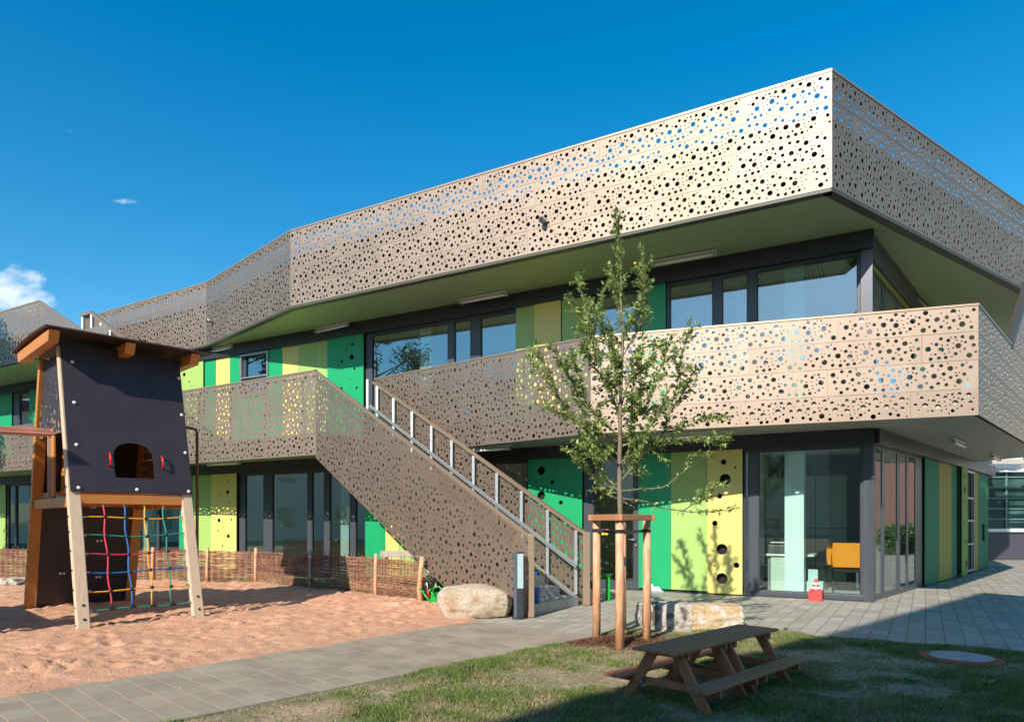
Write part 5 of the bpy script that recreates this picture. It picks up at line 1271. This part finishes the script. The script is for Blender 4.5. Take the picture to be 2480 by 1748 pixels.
for s_ in (.17, .74, .90, 1.52):
    for sg in (-1, 1):
        MB().bar(pt(s_, sg * .10, zt_ - .023), pt(s_, sg * .36, gz(s_, sg * .36)), .035, .085, up=(PTw.x, PTw.y, 0)).build('leg', DARKWOOD, PC, bevel=.004)
    MB().bar(pt(s_ + .036, -.455, zb_ - .052), pt(s_ + .036, .455, zb_ - .052), .035, .055).build('bench_bearer', DARKWOOD, PC, bevel=.004)
    MB().bar(pt(s_ + .036, -.19, zt_ - .05), pt(s_ + .036, .19, zt_ - .05), .035, .05).build('top_bearer', DARKWOOD, PC, bevel=.004)
    mb = MB(); ax = Vector((-PTl.x, -PTl.y, 0))
    for w, z_ in ((-.26, zb_ - .055), (-.21, zb_ - .06), (.25, zb_ - .055), (-.11, zt_ - .05), (.12, zt_ - .05)): MB().lathe([(.010, 0), (.009, .006), (.004, .009)], pt(s_ - .019, w, z_), 10, ax).build('bolt', ALU, PC)

# ------------------------------------------------------------------ young tree with its stakes
TS = thing('tree_stake_frame', (1.3, 8.2, 0), 'peeled timber stake frame with rails and black straps round the young tree', 'tree support')
stk = [Vector((1.03, 8.32)), Vector((1.20, 7.62)), Vector((1.59, 8.06)), Vector((1.42, 8.78))]
for i, q in enumerate(stk):
    MB().tube([(q.x, q.y, -.05), (q.x + .003, q.y, .7), (q.x, q.y, 1.50)], [.050, .048, .045], 16).build('stake', STAKE, TS, smooth=True)
RAIL = mat('rail_wood', (.46, .20, .09), .6, noise_amt=.2, nscale=5, coord='UV', stretch=(1.2, 14, 1))
def rail(a, b, z=1.485, e=.07):
    d = (b - a).normalized(); MB().bar((a.x - d.x * e, a.y - d.y * e, z), (b.x + d.x * e, b.y + d.y * e, z), .045, .07).build('rail', RAIL, TS, bevel=.006)
ofs = lambda a, b: Vector(((b - a).y, -(b - a).x)).normalized() * .055
for a, b in ((stk[0], stk[1]), (stk[1], stk[2]), (stk[2], stk[3]), (stk[3], stk[0])):
    o_ = ofs(a, b); o_ = o_ if o_.dot((a + b) / 2 - Vector((1.305, 8.2))) > 0 else -o_; rail(a + o_, b + o_)
TR0 = Vector((1.31, 8.2))
for q in stk[:3]:
    d = (TR0 - q).normalized(); n_ = Vector((d.y, -d.x)) * .052
    MB().bar((q.x + n_.x, q.y + n_.y, 1.33), (TR0.x + n_.x * .5, TR0.y + n_.y * .5, 1.30), .006, .035).bar((q.x - n_.x, q.y - n_.y, 1.33), (TR0.x - n_.x * .5, TR0.y - n_.y * .5, 1.30), .006, .035).lathe([(.0505, 1.31), (.0505, 1.35)], (q.x, q.y, 0), 18).build('strap', BLK, TS)
TREE = thing('young_tree', (1.31, 8.2, 0), 'young slender fruit tree with upright branches tied between timber stakes', 'tree')
rt = random.Random(9)
def rp(x, y, Y): return AT(1220 + x / 2.0742, 480 + y / 2.0742, Y)
trunk_px = [(585, 1590), (582, 1450), (582, 1300), (585, 1100), (590, 900), (598, 740), (592, 600), (588, 400), (576, 200), (572, 78)]
tr = [Vector((1.31, 8.2, -.05)), Vector((1.32, 8.2, .7))] + [rp(x, y, 8.2) for x, y in trunk_px]
MB().tube(tr, [.038, .034, .031, .029, .026, .022, .019, .015, .012, .009, .006, .003], 10).build('trunk', BARK, TREE, smooth=True)
BR = [[(583, 1480), (480, 1350), (440, 1200), (340, 1110), (250, 1070), (165, 1030)], [(582, 1460), (480, 1430), (400, 1340), (340, 1285), (305, 1262)], [(585, 1230), (430, 1130), (360, 960), (290, 830), (240, 740)],
      [(440, 1180), (350, 1110), (290, 1020), (200, 900), (120, 800)], [(290, 1020), (215, 880), (165, 725)], [(583, 1200), (430, 1050), (380, 900), (340, 770)], [(585, 1130), (550, 1000), (500, 880), (420, 700), (370, 560), (320, 515)],
      [(460, 780), (420, 600), (390, 470), (370, 385)], [(590, 920), (530, 760), (480, 600), (500, 480), (545, 405)], [(595, 750), (640, 600), (690, 480), (700, 350), (688, 245)], [(595, 620), (560, 480), (530, 330)],
      [(583, 1400), (630, 1250), (645, 1100), (650, 950), (690, 800), (700, 690)], [(588, 1420), (700, 1290), (800, 1180), (820, 1100), (870, 940), (890, 800), (940, 615)], [(820, 1100), (900, 980), (950, 880), (985, 855)],
      [(585, 1150), (700, 1060), (750, 950), (800, 820), (850, 690)], [(800, 1180), (900, 1150), (1000, 1110), (1130, 1100)], [(588, 1330), (640, 1290), (800, 1240), (950, 1210), (1050, 1230), (1135, 1190)], [(590, 1470), (700, 1460), (800, 1450), (870, 1400), (920, 1355), (940, 1300), (1040, 1290)],
      [(588, 1510), (700, 1520), (800, 1555), (950, 1575), (1080, 1570), (1160, 1560)], [(900, 1570), (960, 1530), (1040, 1480), (1105, 1440)], [(590, 1000), (560, 850), (540, 700), (470, 640), (440, 520)], [(595, 800), (650, 700), (720, 560), (705, 430)],
      [(585, 1300), (520, 1240), (440, 1230), (380, 1200)], [(585, 1250), (690, 1200), (780, 1080), (830, 950)], [(583, 1350), (500, 1290), (420, 1290), (370, 1240)], [(590, 1050), (640, 900), (720, 830), (800, 720)], [(583, 1420), (520, 1460), (500, 1490)], [(590, 980), (500, 900), (440, 820), (400, 740)], [(590, 1100), (690, 960), (660, 800)]]
lv = []; lf = []; bm_ = MB()
def leaf(p, d, s_):
    d = d.normalized(); up = Vector((rt.gauss(0, .5), rt.gauss(0, .5), 1)); sd_ = d.cross(up)
    if sd_.length < .05: sd_ = Vector((1, 0, 0))
    sd_.normalize(); up = sd_.cross(d).normalized(); k = len(lv); w = s_ * rt.uniform(.17, .24); dr_ = up * (-s_ * .12)
    lv.extend([p, p + d * s_ * .35 + sd_ * w + up * w * .35, p + d * s_ * .75 + sd_ * w * .75 + dr_ * .4 + up * w * .25, p + d * s_ + dr_ * 1.6, p + d * s_ * .75 - sd_ * w * .75 + dr_ * .4 + up * w * .25, p + d * s_ * .35 - sd_ * w + up * w * .35, p + d * s_ * .4, p + d * s_ * .78 + dr_ * .5])
    lf.extend([(k, k + 1, k + 6), (k + 1, k + 2, k + 7, k + 6), (k + 2, k + 3, k + 7), (k + 3, k + 4, k + 7), (k + 4, k + 5, k + 6, k + 7), (k + 5, k, k + 6)])
def clump(p, d, n, s_):
    for _ in range(n):
        a = Vector((rt.gauss(0, 1), rt.gauss(0, 1), rt.gauss(.15, .7))) + d.normalized() * 1.0; leaf(p + Vector((rt.gauss(0, .013), rt.gauss(0, .013), rt.gauss(0, .013))), a, s_ * rt.uniform(.5, 1.4))
def catmull(pts, n):
    out = []; P_ = [pts[0]] + pts + [pts[-1]]
    for i in range(1, len(P_) - 2):
        for k in range(n):
            t = k / n; a, b, c, d = P_[i - 1:i + 3]; out.append(.5 * ((2 * b) + (c - a) * t + (2 * a - 5 * b + 4 * c - d) * t * t + (3 * b - a - 3 * c + d) * t ** 3))
    out.append(pts[-1]); return out
for bi, b_ in enumerate(BR):
    dz = rt.uniform(-.75, .75); n = len(b_)
    pts = [rp(x, y, 8.2 + (dz * (i / (n - 1)) if i else 0)) for i, (x, y) in enumerate(b_)]
    if bi in (3, 4, 7, 13, 15, 19): pts = [rp(x, y, 8.2 + dz * .5 + dz * .4 * i / (n - 1)) for i, (x, y) in enumerate(b_)]
    c = catmull(pts, 5); L_ = sum((c[i + 1] - c[i]).length for i in range(len(c) - 1)); r0 = .006 + .006 * min(1, L_ / 1.6)
    bm_.tube(c, [r0 * (1 - .8 * i / (len(c) - 1)) for i in range(len(c))], 6)
    acc = 0; nxt = .12
    for i in range(len(c) - 1):
        sg = c[i + 1] - c[i]; l_ = sg.length; k = 0
        while nxt < acc + l_:
            t = (nxt - acc) / l_; p = c[i] + sg * t; fr_c = nxt / L_
            clump(p, sg, rt.choice((2, 3, 4)), .060)
            if rt.random() < .52 and fr_c < .93 and bi not in (17, 18):
                d = (sg.normalized() + Vector((rt.gauss(0, .85), rt.gauss(0, .85), rt.gauss(.1, .5)))).normalized(); tl = rt.uniform(.05, .25) * (1.2 - .5 * fr_c)
                e = p + d * tl; bm_.tube([p, p + d * tl * .5 + Vector((0, 0, .004)), e], [.003, .002, .001], 4)
                q_ = .03
                while q_ < tl: clump(p + d * q_, d, 4, .060); q_ += .036
                clump(e, d, 4, .05)
            nxt += .030 if bi not in (17, 18) or fr_c > .6 else .085
        acc += l_
    clump(c[-1], c[-1] - c[-2], 7, .055)
for i in range(6, len(tr) - 1):
    for k in range(9 if i < 9 else 16): clump(tr[i].lerp(tr[i + 1], k / (9 if i < 9 else 16)), tr[i + 1] - tr[i], 2 if i < 9 else 5, .055)
    for k in range(4 if i < 9 else 7):
        p = tr[i].lerp(tr[i + 1], k / (4 if i < 9 else 7)); d = Vector((rt.gauss(0, 1), rt.gauss(0, 1), 1.2)).normalized(); tl = rt.uniform(.1, .28) * (.9 if i < 9 else .5)
        bm_.tube([p, p + d * tl], [.003, .001], 4); q_ = .04
        while q_ < tl: clump(p + d * q_, d, 4, .060); q_ += .036
bm_.build('branches', BARK, TREE, smooth=True)
MB().add(lv, lf).build('crown', LEAF, TREE, fixn=False)
# a few small yellow fruits
mb = MB()
for x, y in ((660, 328), (1105, 1112), (345, 990)):
    p = rp(x, y, 8.1); mb.lathe([(.003, -.018), (.016, -.010), (.019, 0), (.015, .012), (.003, .017)], p, 10)
mb.build('fruit', mat('fruit_yellow', (.75, .42, .06), .4), TREE, smooth=True)

# mulch
v = []; f = []
rm = random.Random(8); mc = Vector((1.20, 8.05))
for _ in range(9500):
    r = abs(rm.gauss(0, .48)); a = rm.uniform(0, 6.28); x = mc.x + r * math.cos(a) * 1.25; y = mc.y + r * math.sin(a) * .72
    if not inside((x, y), lawnpoly): continue
    z = lawn_h(x, y) + .045 * math.exp(-(r / .45) ** 2) * rm.random() + .004; L_ = rm.uniform(.012, .05); w = rm.uniform(.004, .011); an = rm.uniform(0, 6.28); ti = rm.gauss(0, .3)
    d = Vector((math.cos(an), math.sin(an), ti)).normalized() * L_ / 2; s_ = Vector((-math.sin(an), math.cos(an), rm.gauss(0, .3))).normalized() * w / 2; c = Vector((x, y, z)); k = len(v)
    v += [c - d - s_, c + d - s_, c + d + s_, c - d + s_]; f.append((k, k + 1, k + 2, k + 3))
o = MB().add(v, f).build('bark_mulch', MULCH, None, fixn=False); tag(o, kind='stuff')

# weeds
def weed(c, n, L_, label, up=.6, seed=0, w=.22):
    r_ = random.Random(seed); t = MB(); 
    for i in range(n):
        a = 6.28 * i / n + r_.uniform(-.3, .3); e = r_.uniform(.5, 1.1) * up; l_ = L_ * r_.uniform(.7, 1.2); d = Vector((math.cos(a), math.sin(a), e)).normalized(); s_ = d.cross(Vector((0, 0, 1))).normalized(); p = Vector(c)
        pts = [p + d * l_ * k + Vector((0, 0, -.25 * l_ * k * k)) for k in (0, .35, .7, 1)]
        ws = (.02, w, w * .9, .01); vs = []
        for q, k in zip(pts, ws): vs += [q - s_ * l_ * k * .5, q + s_ * l_ * k * .5]
        t.add(vs, [(0, 1, 3, 2), (2, 3, 5, 4), (4, 5, 7, 6)])
    o = t.build('weed', WEED, None, fixn=False); return tag(o, label, 'weed', 'weeds in the grass')
for (px, py, n, L_, up, lb) in ((1903, 1529, 14, .075, 2.2, 'small upright weed at the paving edge right of the stone blocks'), (2205, 1660, 6, .17, .9, 'broad leaved weed in the shaded lawn nearest below the manhole cover'), (2250, 1645, 5, .12, .8, 'broad leaved weed in the shaded lawn just left of the manhole cover'), (2385, 1672, 6, .16, .9, 'broad leaved weed in the lawn at the lower right of the manhole cover'), (2005, 1628, 5, .11, .5, 'flat leaved weed in the grass right of the picnic bench'), (2262, 1606, 7, .08, .9, 'little leafy weed growing at the rim of the manhole cover'), (1790, 1715, 6, .09, .3, 'low rosette weed in front of the picnic table leg'), (2300, 1625, 5, .09, .6, 'tuft of leaves in front of the manhole cover')):
    p = G(px, py); weed((p.x, p.y, lawn_h(p.x, p.y)), n, L_, lb, up, int(px))

# manhole
mc_ = G(2327, 1601); MH = thing('manhole_cover', (mc_.x, mc_.y, 0), 'round concrete manhole cover with a rusty iron rim in the lawn', 'manhole cover')
zz = .05
RUST = mat('rusty_iron', (.36, .10, .05), .8, noise_amt=.25, nscale=30)
for r0, r1, dz_ in ((.285, .315, .006), (.320, .345, .0), (.349, .375, -.004)):
    MB().lathe([(r0, zz - .03), (r0, zz + dz_), (r1, zz + dz_), (r1, zz - .03)], (mc_.x, mc_.y, 0), 48).build('rim_ring', RUST, MH)
MB().lathe([(.30, zz - .04), (.284, zz + .004), (.283, zz + .006), (.001, zz + .007)], (mc_.x, mc_.y, 0), 48).build('cover', mat('cover_concrete', (.36, .35, .32), .85, noise_amt=.3, nscale=12, bump=.3), MH)
# small stones and crumbs on the soil and path
v = []; f = []
rq = random.Random(14)
for _ in range(900):
    px = rq.uniform(300, 2480); py = rq.uniform(1535, 1748); p = G(px, py)
    on = inside((p.x, p.y), lawnpoly)
    if not on and rq.random() > .12: continue
    if any((p.xy - q).length < .1 for q in stk): continue
    z = lawn_h(p.x, p.y) + .002 if on else .021; s_ = rq.uniform(.003, .010); k = len(v)
    v += [(p.x - s_, p.y, z), (p.x, p.y - s_ * .8, z), (p.x + s_, p.y, z), (p.x, p.y + s_ * .8, z), (p.x, p.y, z + s_ * .8)]; f += [(k, k + 1, k + 4), (k + 1, k + 2, k + 4), (k + 2, k + 3, k + 4), (k + 3, k, k + 4)]
o = MB().add(v, f).build('gravel_crumbs', mat('crumbs', (.42, .33, .25), .9, island=.5), None, fixn=False); tag(o, kind='stuff')
